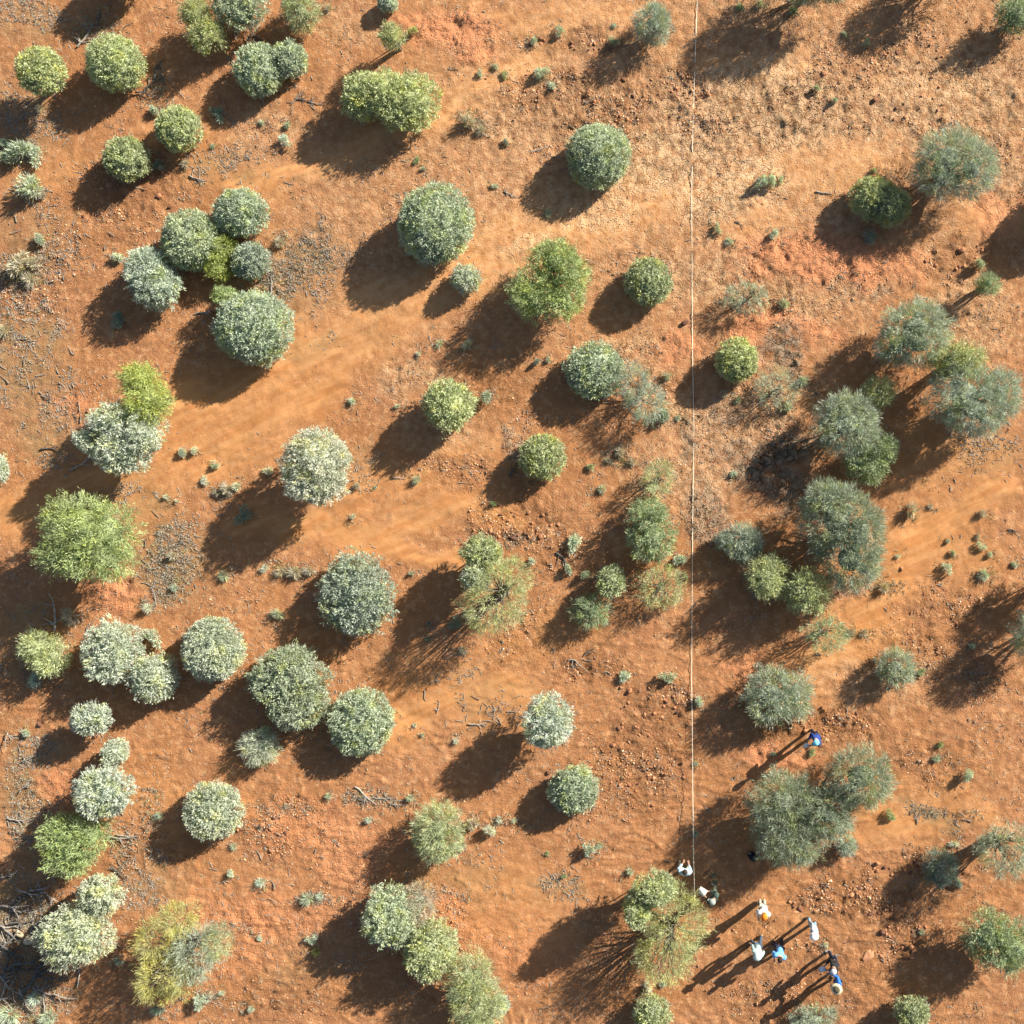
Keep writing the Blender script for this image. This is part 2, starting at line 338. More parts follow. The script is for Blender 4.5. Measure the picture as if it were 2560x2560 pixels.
# ------------------------------------------------------------------ plants
STY = {  # clump size, leaves per clump, leaf length, leaf width, outward pull, shell depth, lumpiness, cover, inner mass
 'dense':   dict(cl=.125, per=14, L=(.055, .11), w=(.026, .042), out=.75, depth=.15, lump=.055, cover=1.05, gap=.30, hull=.80),
 'leafy':   dict(cl=.155, per=15, L=(.075, .15), w=(.026, .042), out=.8, depth=.26, lump=.10, cover=1.05, gap=.36, hull=.70),
 'wispy':   dict(cl=.18, per=20, L=(.11, .27), w=(.013, .021), out=1.15, depth=.42, lump=.10, cover=1.15, gap=.28, hull=.40),
 'airy':    dict(cl=.20, per=18, L=(.10, .25), w=(.012, .019), out=1.1, depth=.50, lump=.14, cover=1.05, gap=.35, hull=.20),
 'feather': dict(cl=.19, per=18, L=(.09, .20), w=(.020, .034), out=.9, depth=.36, lump=.14, cover=1.05, gap=.34, hull=.55),
}
def crown_arrays(lobes, style, rng, zmin):
    st = STY[style]; Vs = []; Fs = []; Ts = []; off = 0
    def emit(P, A, L, Wd, T):
        nonlocal off
        ok = P[:, 2] > zmin
        P, A, L, Wd, T = P[ok], A[ok], L[ok], Wd[ok], T[ok]
        v, f = blades(P, A, L, Wd, rng); Vs.append(v); Fs.append(f + off); Ts.append(np.repeat(T, 3)); off += len(v)
    for li, (c, r) in enumerate(lobes):
        c = np.array(c); r = np.array(r)
        area = 4 * math.pi * (((r[0] * r[1]) ** 1.6 + (r[0] * r[2]) ** 1.6 + (r[1] * r[2]) ** 1.6) / 3) ** (1 / 1.6)
        sc = min(1.0, max(.45, (r[0] + r[1]) * .5 / .75)) ** .5        # smaller plants have smaller leaves
        n = int(st['cover'] * area * .78 / (st['cl'] * sc) ** 2) + 12
        d = sphdir(rng, n, -.55)
        b1 = lump(d, rng, 3.0); b2 = lump(d, rng, 8.0); b3 = lump(d, rng, 15.0)
        gapn = lump(d, rng, 11.0)
        bump = 1 + st['lump'] * (b1 * .8 + b2 * .8 + b3 * .5)
        dep = 1 - st['depth'] * rng.random(n) ** 1.6
        P = c + d * r * (bump * dep)[:, None]
        nr = unit(d / r)
        keep = np.ones(n, bool)
        for lj, (c2, r2) in enumerate(lobes):
            if lj != li: keep &= (np.linalg.norm((P - np.array(c2)) / np.array(r2), axis=1) > .80)
        keep &= (gapn > -1.25 - .5 * rng.random(n)) | (rng.random(n) > st['gap'])
        P, nr, bt = P[keep], nr[keep], (b2 + b3)[keep]; n = len(P)
        m = st['per']; idx = np.repeat(np.arange(n), m)
        ax0 = unit(nr * st['out'] + np.array([0, 0, .30]) + rng.normal(size=(n, 3)) * .30)
        A = unit(ax0[idx] * st['out'] + rng.normal(size=(n * m, 3)) * .52)
        clump_t = np.clip(rng.normal(.5, .16, n) + .13 * lump(P, rng, 3.2), 0, 1)
        Pp = P[idx] + rng.normal(size=(n * m, 3)) * st['cl'] * sc * .30
        if style in ('wispy', 'feather', 'airy'): Pp = Pp + ax0[idx] * (rng.random((n * m, 1)) - .5) * .26 * sc
        L = rng.uniform(*st['L'], n * m) * sc; Wd = rng.uniform(*st['w'], n * m) * (sc ** .5)
        T = np.clip(clump_t[idx] + rng.normal(0, .24, n * m), 0, 1)
        emit(Pp, A, L, Wd, T)
        ni = int(n * (1.3 if style == 'airy' else 2.6))                                             # inner leaves close the crown, inner shade put into their darker tint
        d = sphdir(rng, ni, -.35); P = c + d * r * (rng.uniform(.45, .90, ni) ** .8 * (1 + st['lump'] * .8 * lump(d, rng, 3.0)))[:, None]
        f = 1.35 if style in ('dense', 'leafy') else .55
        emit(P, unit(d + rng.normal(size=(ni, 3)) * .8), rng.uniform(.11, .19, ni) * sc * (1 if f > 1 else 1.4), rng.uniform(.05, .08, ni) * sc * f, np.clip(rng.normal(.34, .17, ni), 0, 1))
        if style == 'airy': continue
        hv = IV2 * r * st['hull'] * (1 + st['lump'] * lump(IV2, rng, 2.5))[:, None] * [1, 1, .94] + c     # solid dark filler for packed leaves, added to block light and darken gaps
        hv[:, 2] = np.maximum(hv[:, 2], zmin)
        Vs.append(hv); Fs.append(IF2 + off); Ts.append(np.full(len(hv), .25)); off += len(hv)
    return np.concatenate(Vs), np.concatenate(Fs), np.concatenate(Ts)

def limbs_arrays(lobes, rng, nb, r0, z0, reach=.92):
    parts = []
    tot = sum(l[1][0] * l[1][1] for l in lobes)
    bx = sum(l[0][0] * l[1][0] * l[1][1] for l in lobes) / tot * .8; by = sum(l[0][1] * l[1][0] * l[1][1] for l in lobes) / tot * .8
    for li, (c, r) in enumerate(lobes):
        k = max(3, int(nb * r[0] * r[1] / tot)); d = sphdir(rng, k, -.1)
        for q in range(k):
            e = np.array(c) + d[q] * np.array(r) * rng.uniform(reach - .28, reach)
            s = np.array([bx * .3 + rng.normal() * r0, by * .3 + rng.normal() * r0, z0 - .06])
            m1 = s * .62 + e * .38 + np.array([0, 0, .18 * (e[2] - s[2])]) + rng.normal(size=3) * .05
            m2 = s * .25 + e * .75 + np.array([0, 0, .07 * (e[2] - s[2])]) + rng.normal(size=3) * .05
            rr = r0 * rng.uniform(.35, .6)
            parts.append(tube([s, m1, m2, e], [rr, rr * .75, rr * .42, rr * .12], 4))
    return join(parts), (bx, by)

BIG = []       # (px, py, short reference) of every shrub and tree
_seed = [100]
def plant(name, label, cat, style, colour, T, lobes, ref, clear=0.0, bark=None, nb=14, group=None):
    """lobes: list of (px, py, rx_px, ry_px[, height factor]); T = top height in metres; clear = bare height below the crown"""
    _seed[0] += 7; rng = np.random.default_rng(_seed[0])
    L3 = []
    for lb in lobes:
        x, y, rx, ry = lb[:4]; gs = {'dense': 1.0, 'leafy': .96, 'wispy': .98, 'airy': 1.04, 'feather': .95}[style]; rx *= gs; ry *= gs; t = T * (lb[4] if len(lb) > 4 else 1)
        lo = min(clear, t * .6)
        hc = (t + lo) / 2 ; rz = (t - lo) / 2
        if clear == 0: hc = t * .47; rz = t * .53
        k = (HC - hc) / HC / S
        wx, wy = W(x, y, hc)
        L3.append(((wx, wy, hc), (rx * k, ry * k, rz)))
    tot = sum(l[1][0] * l[1][1] for l in L3)
    ox = sum(l[0][0] * l[1][0] * l[1][1] for l in L3) / tot; oy = sum(l[0][1] * l[1][0] * l[1][1] for l in L3) / tot
    oz = gz(ox, oy)
    L3 = [((c[0] - ox, c[1] - oy, c[2]), r) for c, r in L3]
    root = link(name, None, label=label, cat=cat, group=group, loc=(ox, oy, oz)); root.empty_display_size = .3
    cols = [lb[5] if len(lb) > 5 else colour for lb in lobes]
    for ck in dict.fromkeys(cols):
        main = [l for l, k_ in zip(L3, cols) if k_ == ck]; full = list(main)
        for (c, r) in main:                                          # bulges that keep each crown from being a clean dome
            for q in range(3 if len(main) < 3 else 1):
                a = rng.uniform(0, 6.28); f = rng.uniform(.44, .54); e = rng.uniform(.36, .50)
                full.append(((c[0] + math.cos(a) * r[0] * e, c[1] + math.sin(a) * r[1] * e, c[2] + r[2] * rng.uniform(-.15, .22)), (r[0] * f, r[1] * f, r[2] * f * 1.1)))
        V, F, Tn = crown_arrays(full, style, rng, .03)
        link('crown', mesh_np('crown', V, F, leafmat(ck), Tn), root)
    rmean = math.sqrt(tot / len(L3))
    r0 = .03 + .035 * T * .5
    (Vb, Fb), _ = limbs_arrays(L3, rng, nb, r0, 0.0, .66 if style == 'dense' else .80 if style == 'leafy' else 1.02 if style in ('wispy', 'airy') else .9)
    link('trunk', mesh_np('trunk', Vb, Fb, bark or M_BARK), root)
    cx = sum(l[0] for l in lobes) / len(lobes); cy = sum(l[1] for l in lobes) / len(lobes)
    if ref: BIG.append((cx, cy, ref, max(max(l[2], l[3]) for l in lobes)))
    return root

# ------------------------------------------------------------------ the ground
GX0, GX1, GY0, GY1, STEP = -29.4, 15.6, -22.4, 22.4, .071
nx = int((GX1 - GX0) / STEP) + 1; ny = int((GY1 - GY0) / STEP) + 1
gx = np.linspace(GX0, GX1, nx); gy = np.linspace(GY0, GY1, ny)
XX, YY = np.meshgrid(gx, gy); XX = XX.ravel(); YY = YY.ravel()
edge = np.minimum(np.minimum(XX - GX0, GX1 - XX), np.minimum(YY - GY0, GY1 - YY))
ZZ = relief(XX, YY) * sstep(0, 1.5, edge)
ii = np.arange(nx * ny).reshape(ny, nx)
GF = np.stack([ii[:-1, :-1].ravel(), ii[:-1, 1:].ravel(), ii[1:, 1:].ravel(), ii[1:, :-1].ravel()], 1)
GV = np.stack([XX, YY, ZZ], 1)
# far skirt out to the horizon, joined to the rim vertices
xs = [-900, -200, -60, GX0, GX1, 50, 200, 900]; ys = [-900, -200, -60, GY0, GY1, 60, 200, 900]
sk = []; skf = []; base = len(GV)
for yy in ys:
    for xx in xs: sk.append((xx, yy, 0.0))
for j in range(7):
    for i in range(7):
        if i == 3 and j == 3: continue
        skf.append((base + j * 8 + i, base + j * 8 + i + 1, base + (j + 1) * 8 + i + 1, base + (j + 1) * 8 + i))
GV = np.concatenate([GV, np.array(sk)]); GF = np.concatenate([GF, np.array(skf)])
gme = mesh_np('ground', GV, GF, ground_material(), None, True)
ppx = GV[:, 0] * S + PX; ppy = PY - GV[:, 1] * S
def colattr(name, keys):
    a = gme.color_attributes.new(name, 'FLOAT_COLOR', 'POINT')
    c = np.ones((len(GV), 4), np.float32)
    for i, k in enumerate(keys): c[:, i] = zone(k, ppx, ppy)
    a.data.foreach_set('color', c.ravel())
colattr('zone_a', ('sand', 'pale', 'red')); colattr('zone_b', ('grey', 'litter', 'rubble'))
link('ground', gme, kind='structure')

# ------------------------------------------------------------------ shrubs and trees
#      name, label, category, style, colour, top height, lobes, reference
D = 'dense'
P_ = [
 ('round_shrub', 'pale yellow-green round shrub on a visible stem at the top left corner', 'shrub', D, 'paleolive', 2.0, [(103,178,58,58)], 'corner yellow-green shrub', dict(clear=.8)),
 ('round_shrub', 'round olive-green shrub standing left of the black dead branches', 'shrub', D, 'paleolive', 1.65, [(290,160,68,66)], 'olive shrub by the black branches', {}),
 ('lobed_shrub', 'sage shrub in two joined lobes right of the black dead branches', 'shrub', D, 'sage', 1.35, [(650,174,60,62),(723,149,43,42,.85)], 'two-lobed sage shrub', {}),
 ('round_shrub', 'small olive shrub, upper right of a pair of small round shrubs', 'shrub', D, 'paleolive', 1.35, [(447,322,54,52)], 'upper shrub of the olive pair', {}),
 ('round_shrub', 'small olive shrub, lower left of a pair of small round shrubs', 'shrub', D, 'olive', 1.35, [(318,398,54,54)], 'lower shrub of the olive pair', {}),
 ('round_shrub', 'round sage shrub, topmost of the tight shrub cluster at left', 'shrub', D, 'sage', 1.55, [(600,531,64,60)], 'topmost cluster shrub', {}),
 ('round_shrub', 'large sage shrub in the middle of the tight shrub cluster at left', 'shrub', D, 'sage', 1.75, [(478,600,72,74)], 'middle cluster shrub', {}),
 ('silver_shrub', 'blue-silver shrub at the lower left of the tight shrub cluster', 'shrub', 'leafy', 'bluesilver', 1.7, [(375,680,60,60),(395,715,60,58)], 'blue-silver cluster shrub', {}),
 ('lime_bush', 'bright lime bush squeezed between sage shrubs in the tight cluster', 'shrub', 'feather', 'lime', 1.25, [(565,617,26,24),(545,672,30,30),(552,645,22,24)], None, {}),
 ('round_shrub', 'small grey-green shrub right of the lime bush in the tight cluster', 'shrub', D, 'grey', 1.2, [(625,650,45,46)], None, {}),
 ('round_shrub', 'very large round sage shrub below the tight shrub cluster', 'shrub', D, 'sage', 2.0, [(633,818,96,92)], 'very large sage shrub', {}),
 ('green_bush', 'small green bush tucked under the upper left of the very large sage shrub', 'shrub', 'feather', 'green', 1.5, [(566,742,26,22)], None, {}),
 ('lime_tree', 'lime-green shrub leaning below a grey tree at the top edge', 'shrub', 'feather', 'yellowgreen', 1.6, [(520,88,44,40),(492,35,36,36)], 'lime shrub at the top edge', dict(clear=.3)),
 ('grey_tree', 'grey open-crowned tree cut by the top edge beside a lime shrub', 'tree', 'leafy', 'grey', 1.6, [(600,20,66,54)], 'grey tree at the top edge', dict(clear=.3)),
 ('olive_bush', 'olive bush cut by the top edge right of the grey tree', 'shrub', 'wispy', 'olive', 1.5, [(752,26,42,40)], 'olive bush at the top edge', {}),
 ('silver_tuft', 'small blue-silver dome bush at the top edge left of centre', 'shrub', D, 'bluesilver', .7, [(970,8,23,22)], None, {}),
 ('yellow_bush', 'small yellow-green bush with a long shadow near the top edge', 'shrub', 'feather', 'yellowgreen', 1.7, [(981,92,29,27)], 'small yellow-green bush near the top', dict(clear=.5)),
 ('lobed_shrub', 'big broad olive-sage shrub of two lobes with a notch below', 'shrub', 'leafy', 'paleolive', 1.75, [(908,243,50,58,.95),(960,236,56,56),(1018,254,82,74)], 'big two-lobed olive shrub', {}),
 ('wispy_bush', 'wispy blue-grey bush near the top edge left of the tape', 'shrub', 'wispy', 'grey', 1.6, [(1632,58,44,44)], 'wispy bush left of the tape', {}),
 ('round_shrub', 'round sage shrub on pale stony ground left of the tape', 'shrub', D, 'sage', 1.65, [(1495,387,80,80)], 'sage shrub on pale ground', {}),
 ('round_shrub', 'largest perfectly round sage shrub, upper centre, with a long dark shadow', 'shrub', D, 'sage', 2.1, [(1090,560,92,98)], 'largest round sage shrub', {}),
 ('silver_shrub', 'little pale silver shrub below the largest round sage shrub', 'shrub', 'leafy', 'silver', .95, [(1166,699,35,35)], 'little silver shrub', {}),
 ('lime_tree', 'spreading yellow-green feathery tree with a dark hollow centre, upper middle', 'tree', 'feather', 'brightgreen', 2.2, [(1385,655,62,52),(1330,735,58,62),(1400,745,62,58),(1430,690,40,46)], 'feathery green tree', dict(clear=.3, nb=26)),
 ('round_shrub', 'small round olive-sage shrub between the feathery tree and the tape', 'shrub', D, 'olive', 1.2, [(1620,704,56,60)], 'small olive shrub by the tape', {}),
 ('green_bush', 'dark green bush cut by the top right corner', 'shrub', 'feather', 'midgreen', 1.6, [(2540,38,46,44)], 'top right corner bush', {}),
 ('wispy_tree', 'grey wispy tree with visible dark branches at upper right', 'tree', 'wispy', 'grey', 2.3, [(2370,395,82,72),(2430,420,62,72),(2350,430,60,58)], 'grey wispy tree at upper right', dict(clear=.5, nb=46)),
 ('round_shrub', 'yellow-topped dense shrub lower left of the grey wispy tree at upper right', 'shrub', D, 'olive', 1.2, [(2185,492,58,52),(2225,515,50,46)], 'yellow-topped shrub', {}),
 ('wispy_bush', 'thin pale grey bush on red crust right of the tape', 'shrub', 'airy', 'grey', 1.1, [(1868,742,46,38)], 'thin grey bush on red crust', {}),
 ('wispy_tree', 'dark grey-green wispy tree above the lime-topped tree at right', 'tree', 'wispy', 'grey', 2.2, [(2290,815,88,60),(2240,860,48,45),(2300,860,60,50)], 'wispy tree above the lime-topped one', dict(clear=.4, nb=40)),
 ('wispy_bush', 'tiny open green bush near the right edge with a thin streaky shadow', 'shrub', 'wispy', 'midgreen', 1.3, [(2472,710,28,24)], None, dict(clear=.4)),
 ('round_shrub', 'small yellow-green shrub just right of the tape casting shadow across it', 'shrub', D, 'paleolive', 1.25, [(1842,900,53,53)], 'yellow-green shrub by the tape', {}),
 ('wispy_bush', 'sparse grey-green bush on grey crust lower right of a yellow-green shrub', 'shrub', 'airy', 'grey', 1.0, [(1945,975,48,44)], 'sparse bush on grey crust', {}),
 ('wispy_tree', 'broad tree with lime top and dark grey branching body near right edge', 'tree', 'wispy', 'grey', 2.6, [(2410,985,86,80),(2440,1025,76,62),(2500,985,50,62,.8)], 'lime-topped tree', dict(clear=.5, nb=60, bark=M_DARKBARK)),
 ('lime_tree', 'lime feathery bush growing against the top of the broad grey tree near right edge', 'shrub', 'feather', 'yellowgreen', 2.4, [(2395,900,74,44)], None, dict(clear=.6)),
 ('wispy_bush', 'small yellowish bush in shade between two grey trees at right', 'shrub', 'wispy', 'yellowgreen', 1.2, [(2199,980,40,35)], None, {}),
 ('wispy_tree', 'round grey tree left of the lime-topped tree, over grey crust', 'tree', 'wispy', 'grey', 2.2, [(2118,1060,78,80)], 'round grey tree over crust', dict(clear=.3, nb=30)),
 ('green_bush', 'green-edged grey bush touching the bottom of the round grey tree', 'shrub', 'feather', 'midgreen', 1.7, [(2167,1160,58,48),(2212,1122,30,34)], None, {}),
 ('wispy_tree', 'tall dark grey tree, biggest right of the tape, with twigs raying right', 'tree', 'wispy', 'darkgrey', 2.6, [(2095,1300,92,92),(2125,1400,78,78),(2070,1250,56,45),(2150,1330,60,90)], 'tall dark grey tree', dict(clear=.4, nb=80, bark=M_DARKBARK)),
 ('wispy_bush', 'spiky grey bush just right of the tape with a dark clump', 'shrub', 'wispy', 'grey', 1.2, [(1862,1357,46,44),(1815,1352,22,22,.8)], 'spiky grey bush by the tape', {}),
 ('yellow_bush', 'yellow-green feathery bush, left of a pair below the tall dark tree', 'shrub', 'feather', 'yellowgreen', 2.2, [(1918,1442,50,52)], 'left yellow-green bush of the pair', {}),
 ('yellow_bush', 'yellow-green feathery bush, right of a pair below the tall dark tree', 'shrub', 'feather', 'yellowgreen', 2.2, [(2020,1478,55,55)], 'right yellow-green bush of the pair', {}),
 ('wispy_bush', 'open grey-green bush on orange sand below the yellow-green pair', 'shrub', 'airy', 'midgreen', 1.6, [(2065,1584,48,42)], 'open bush on orange sand', dict(clear=.3)),
 ('wispy_bush', 'compact grey-green bush alone on stony sand at lower right', 'shrub', 'wispy', 'grey', 1.2, [(2238,1668,48,43)], 'compact lone grey bush', {}),
 ('wispy_tree', 'dense grey-green shrub with wispy right side above the person in dark blue', 'shrub', 'wispy', 'grey', 1.7, [(1930,1738,66,74),(1985,1740,44,60,.85)], 'grey shrub above the lone person', {}),
 ('wispy_tree', 'huge dark grey-green thicket of three lobes above the group of people', 'tree', 'wispy', 'darkgrey', 2.4, [(1955,2005,82,80),(1975,2085,88,74),(2065,2030,72,66),(2152,1942,82,76)], 'huge thicket', dict(clear=.2, nb=60)),
 ('teal_bush', 'dark blue-green bush in shade left of the grey tree at right edge', 'shrub', 'wispy', 'teal', 1.2, [(2350,2168,38,42)], 'dark bush in the shade', {}),
 ('grey_tree', 'grey tree with bare fanned stems cut by the right edge', 'tree', 'airy', 'grey', 2.6, [(2515,2125,64,62)], 'grey tree at the right edge', dict(clear=.9, nb=40)),
 ('green_tree', 'round green tree at the lower right edge with a broad shadow', 'tree', 'feather', 'midgreen', 2.2, [(2470,2340,60,66),(2525,2365,62,66)], 'green tree at the lower right edge', dict(clear=.4, nb=26)),
 ('round_shrub', 'olive-grey shrub cut by the bottom edge at right', 'shrub', 'leafy', 'olive', 1.3, [(2279,2532,45,38)], 'bottom edge olive shrub at right', {}),
 ('wispy_bush', 'pale grey flat shrub on the bottom edge below the people', 'shrub', 'wispy', 'grey', .9, [(2035,2550,56,34)], 'pale shrub below the people', {}),
 ('yellow_tree', 'yellow and grey-green tree left of the people at the end of the tape', 'tree', 'airy', 'yellowgreen', 3.0, [(1690,2310,72,80),(1660,2390,66,62,.9)], 'yellow tree by the people', dict(clear=.5, nb=40)),
 ('leafy_shrub', 'leafy green crown against the upper left of the yellow tree by the people', 'shrub', 'leafy', 'olive', 3.0, [(1593,2268,32,50),(1640,2220,52,36)], None, dict(clear=.7)),
 ('silver_tree', 'pale silver tree on stems with a long streaked shadow, lower centre', 'tree', 'leafy', 'silver', 2.6, [(1371,1805,62,68)], 'pale silver tree, lower centre', dict(clear=.5)),
 ('round_shrub', 'small round sage shrub below the pale silver tree, lower centre', 'shrub', D, 'sage', 1.25, [(1435,1973,60,59)], 'shrub below the silver tree', {}),
 ('wispy_tree', 'upright olive-grey shrub, lower centre left, beside grey twig litter', 'shrub', 'wispy', 'olive', 1.9, [(1095,2080,60,72)], 'upright olive-grey shrub', dict(nb=26)),
 ('leafy_shrub', 'sage shrub, upper left of a joined pair near the bottom centre', 'shrub', 'leafy', 'sage', 2.2, [(978,2290,68,76)], 'upper shrub of the joined pair', {}),
 ('wispy_bush', 'bare grey twiggy bush clinging to the right of a sage shrub pair', 'shrub', 'airy', 'dry', 1.6, [(1048,2258,30,54)], None, {}),
 ('leafy_shrub', 'olive-sage shrub, lower right of a joined pair near the bottom centre', 'shrub', 'leafy', 'olive', 2.2, [(1077,2372,68,74)], 'lower shrub of the joined pair', {}),
 ('wispy_tree', 'olive feathery tree at the bottom edge, just left of centre', 'tree', 'wispy', 'olive', 2.3, [(1180,2450,58,62),(1195,2520,66,62)], 'olive tree at the bottom edge', dict(clear=.3, nb=30)),
 ('round_shrub', 'small sage shrub cut by the bottom edge left of the tape line', 'shrub', 'leafy', 'olive', 1.2, [(1629,2534,46,46)], 'sage shrub at the bottom edge', {}),
 ('round_shrub', 'pale sage shrub with yellow fringe, centre, above a rubble strip', 'shrub', 'leafy', 'paleolive', 1.9, [(1125,1015,64,66)], 'pale sage shrub in the centre', {}),
 ('round_shrub', 'round sage shrub beside a sprawling grey bush, left of the tape', 'shrub', D, 'sage', 1.35, [(1487,925,71,70)], 'sage shrub beside the sprawling bush', {}),
 ('wispy_bush', 'sprawling thin grey bush lower right of a round sage shrub, left of the tape', 'shrub', 'airy', 'grey', 1.5, [(1582,955,34,42),(1615,1005,46,44)], 'sprawling grey bush', {}),
 ('round_shrub', 'small round olive shrub in the centre with a stick in its shadow', 'shrub', D, 'olive', 1.3, [(1355,1142,56,56)], 'small olive shrub in the centre', {}),
 ('wispy_bush', 'light green wispy bush, upper of two against the tape', 'shrub', 'airy', 'yellowgreen', 1.3, [(1642,1195,35,44)], 'upper wispy bush against the tape', {}),
 ('green_bush', 'green bushy shrub, lower of two against the tape', 'shrub', 'feather', 'midgreen', 1.7, [(1618,1285,46,40),(1630,1345,60,60)], 'lower green bush against the tape', {}),
 ('leafy_shrub', 'olive crown joined to the top of a yellow-green tree, centre', 'shrub', 'leafy', 'olive', 2.2, [(1205,1380,50,42)], None, dict(clear=.5)),
 ('silver_shrub', 'white-leaved clump at the upper left of a yellow-green tree, centre', 'shrub', 'leafy', 'silver', 2.3, [(1192,1440,36,34)], None, dict(clear=.5)),
 ('yellow_tree', 'yellow-green feathery tree in the centre with joined olive and white crowns', 'tree', 'airy', 'yellowgreen', 3.0, [(1235,1495,76,84),(1285,1440,42,42,.8)], 'yellow-green tree in the centre', dict(clear=.7, nb=40)),
 ('leafy_bush', 'small olive bush, upper of a pair with long thin shadows left of the tape', 'shrub', 'leafy', 'olive', 1.3, [(1527,1455,36,40)], 'upper thin-shadow bush', dict(clear=.3)),
 ('wispy_bush', 'small grey-green bush, lower of a pair with long thin shadows left of the tape', 'shrub', 'wispy', 'midgreen', 1.1, [(1478,1527,44,38)], 'lower bush of the thin-shadow pair', {}),
 ('yellow_bush', 'round wispy yellow-green bush touching the left side of the tape', 'shrub', 'airy', 'yellowgreen', 1.2, [(1651,1466,52,52)], 'yellow-green bush at the tape', {}),
 ('lime_tree', 'tall lime tree growing out of the top of a pale silver shrub at left', 'tree', 'feather', 'lime', 3.0, [(356,948,40,38,.95),(372,1003,58,54)], 'lime tree at left', dict(clear=.8)),
 ('silver_tree', 'large ragged pale silver tree below the lime tree at left', 'tree', 'leafy', 'silver', 2.9, [(300,1060,70,56),(228,1104,32,30,.9),(308,1130,74,54),(362,1085,44,56)], 'ragged silver tree at left', dict(clear=.8)),
 ('lime_tree', 'large bright green feathery tree near the left edge', 'tree', 'feather', 'brightgreen', 3.2, [(195,1300,84,66),(260,1330,78,78),(180,1380,74,66),(260,1395,70,58),(220,1345,80,70,1.05)], 'bright green tree at left', dict(clear=.8, nb=30)),
 ('white_tree', 'whitest-leaved tree with reddish stems and a long shadow, left of centre', 'tree', 'leafy', 'white', 3.1, [(790,1150,82,78),(785,1200,80,58,.95)], 'white-leaved tree', dict(clear=.6)),
 ('silver_shrub', 'pale silver shrub cut by the left edge beside the ragged silver tree', 'shrub', 'leafy', 'silver', 1.5, [(-10,1170,24,36)], None, {}),
 ('yellow_bush', 'spiky pale yellow bush near the left edge below the white dead limb', 'shrub', 'feather', 'paleolive', 1.5, [(95,1615,48,36),(128,1645,44,40)], 'spiky yellow bush at left', {}),
 ('silver_tree', 'large pale silver shrub, left of a joined pair at left', 'shrub', 'leafy', 'silver', 1.9, [(283,1630,70,82)], 'left shrub of the silver pair', {}),
 ('silver_shrub', 'smaller silver shrub, lower right of a joined pair at left', 'shrub', 'leafy', 'silver', 1.7, [(385,1692,56,62)], 'right shrub of the silver pair', {}),
 ('round_shrub', 'round silver-sage shrub right of the joined silver pair at left', 'shrub', D, 'silver', 1.7, [(533,1622,73,82)], 'round silver shrub', {}),
 ('round_shrub', 'very large grey shrub with pale fringe left of the centre', 'shrub', 'leafy', 'grey', 1.8, [(893,1490,98,108)], 'very large grey shrub', {}),
 ('round_shrub', 'very large dark sage shrub lower left of the very large grey shrub', 'shrub', 'leafy', 'grey', 1.8, [(725,1695,100,84),(745,1760,80,66,.9)], 'very large dark sage shrub', {}),
 ('round_shrub', 'round sage shrub lower right of the very large dark sage shrub', 'shrub', D, 'sage', 1.5, [(904,1806,77,84)], 'sage shrub by the dark one', {}),
 ('silver_bush', 'small spiky silver bush below the joined silver pair at left', 'shrub', 'leafy', 'silver', 1.5, [(230,1797,50,38)], 'spiky silver bush', dict(clear=.4)),
 ('silver_bush', 'small fuzzy silver-grey bush below the very large dark sage shrub', 'shrub', 'wispy', 'silver', .95, [(652,1864,46,43)], 'fuzzy silver bush', {}),
 ('silver_bush', 'tiny whitish bush standing on top of a silver shrub at lower left', 'shrub', 'leafy', 'silver', 1.3, [(290,1878,29,30)], None, {}),
 ('silver_tree', 'silver shrub above a dark green bush at lower left', 'shrub', 'leafy', 'silver', 2.2, [(262,1976,70,66)], 'silver shrub at lower left', dict(clear=.4)),
 ('green_tree', 'dark green feathery bush below a silver shrub at lower left', 'tree', 'feather', 'green', 2.0, [(160,2085,56,56),(220,2090,54,60),(180,2140,56,46)], 'green bush at lower left', dict(clear=.2)),
 ('round_shrub', 'round bright sage shrub alone on red soil at lower left', 'shrub', D, 'silver', 1.5, [(533,2026,69,73)], 'lone round shrub at lower left', {}),
 ('silver_tree', 'big silver-sage shrub of two lobes next to the pale boulder', 'shrub', 'leafy', 'silver', 2.2, [(250,2238,56,52,.85),(190,2340,96,76)], 'shrub by the boulder', dict(clear=.5)),
 ('yellow_tree', 'mustard yellow tree with a bare grey middle at the bottom left', 'tree', 'airy', 'yellow', 2.5, [(398,2345,48,54),(400,2440,54,54),(445,2295,48,36),(450,2440,40,46),(490,2375,60,68,.95,'grey'),(545,2350,36,40,.8,'olive')], 'mustard yellow tree', dict(clear=.6, nb=60)),
 ('small_bush', 'small bushy grey plant in the shade beside an olive tree at the bottom', 'shrub', 'leafy', 'bluesilver', .8, [(1250,2510,23,22)], None, {}),
 ('small_bush', 'small bluish bush on the lower edge of the huge thicket', 'shrub', 'wispy', 'grey', .7, [(2114,2114,24,22)], None, {}),
 # stand just outside the picture, their shadows fall into it
 ('wispy_tree', 'wispy tree cut off by the top edge right of the tape', 'tree', 'wispy', 'grey', 2.5, [(2010,-62,95,66),(2080,-50,60,50)], None, dict(clear=.5)),
 ('wispy_tree', 'second wispy tree above the top edge, farther right', 'tree', 'wispy', 'grey', 2.0, [(2345,-70,72,62)], None, dict(clear=.3)),
 ('round_shrub', 'shrub just above the top left edge', 'shrub', D, 'sage', 1.6, [(300,-62,60,52)], None, {}),
 ('round_shrub', 'shrub just beyond the right edge, upper part', 'shrub', D, 'grey', 1.9, [(2690,505,70,80)], None, {}),
 ('wispy_tree', 'wispy tree cut by the right edge above the green tree', 'tree', 'wispy', 'grey', 2.4, [(2600,1585,62,70)], None, dict(clear=.4)),
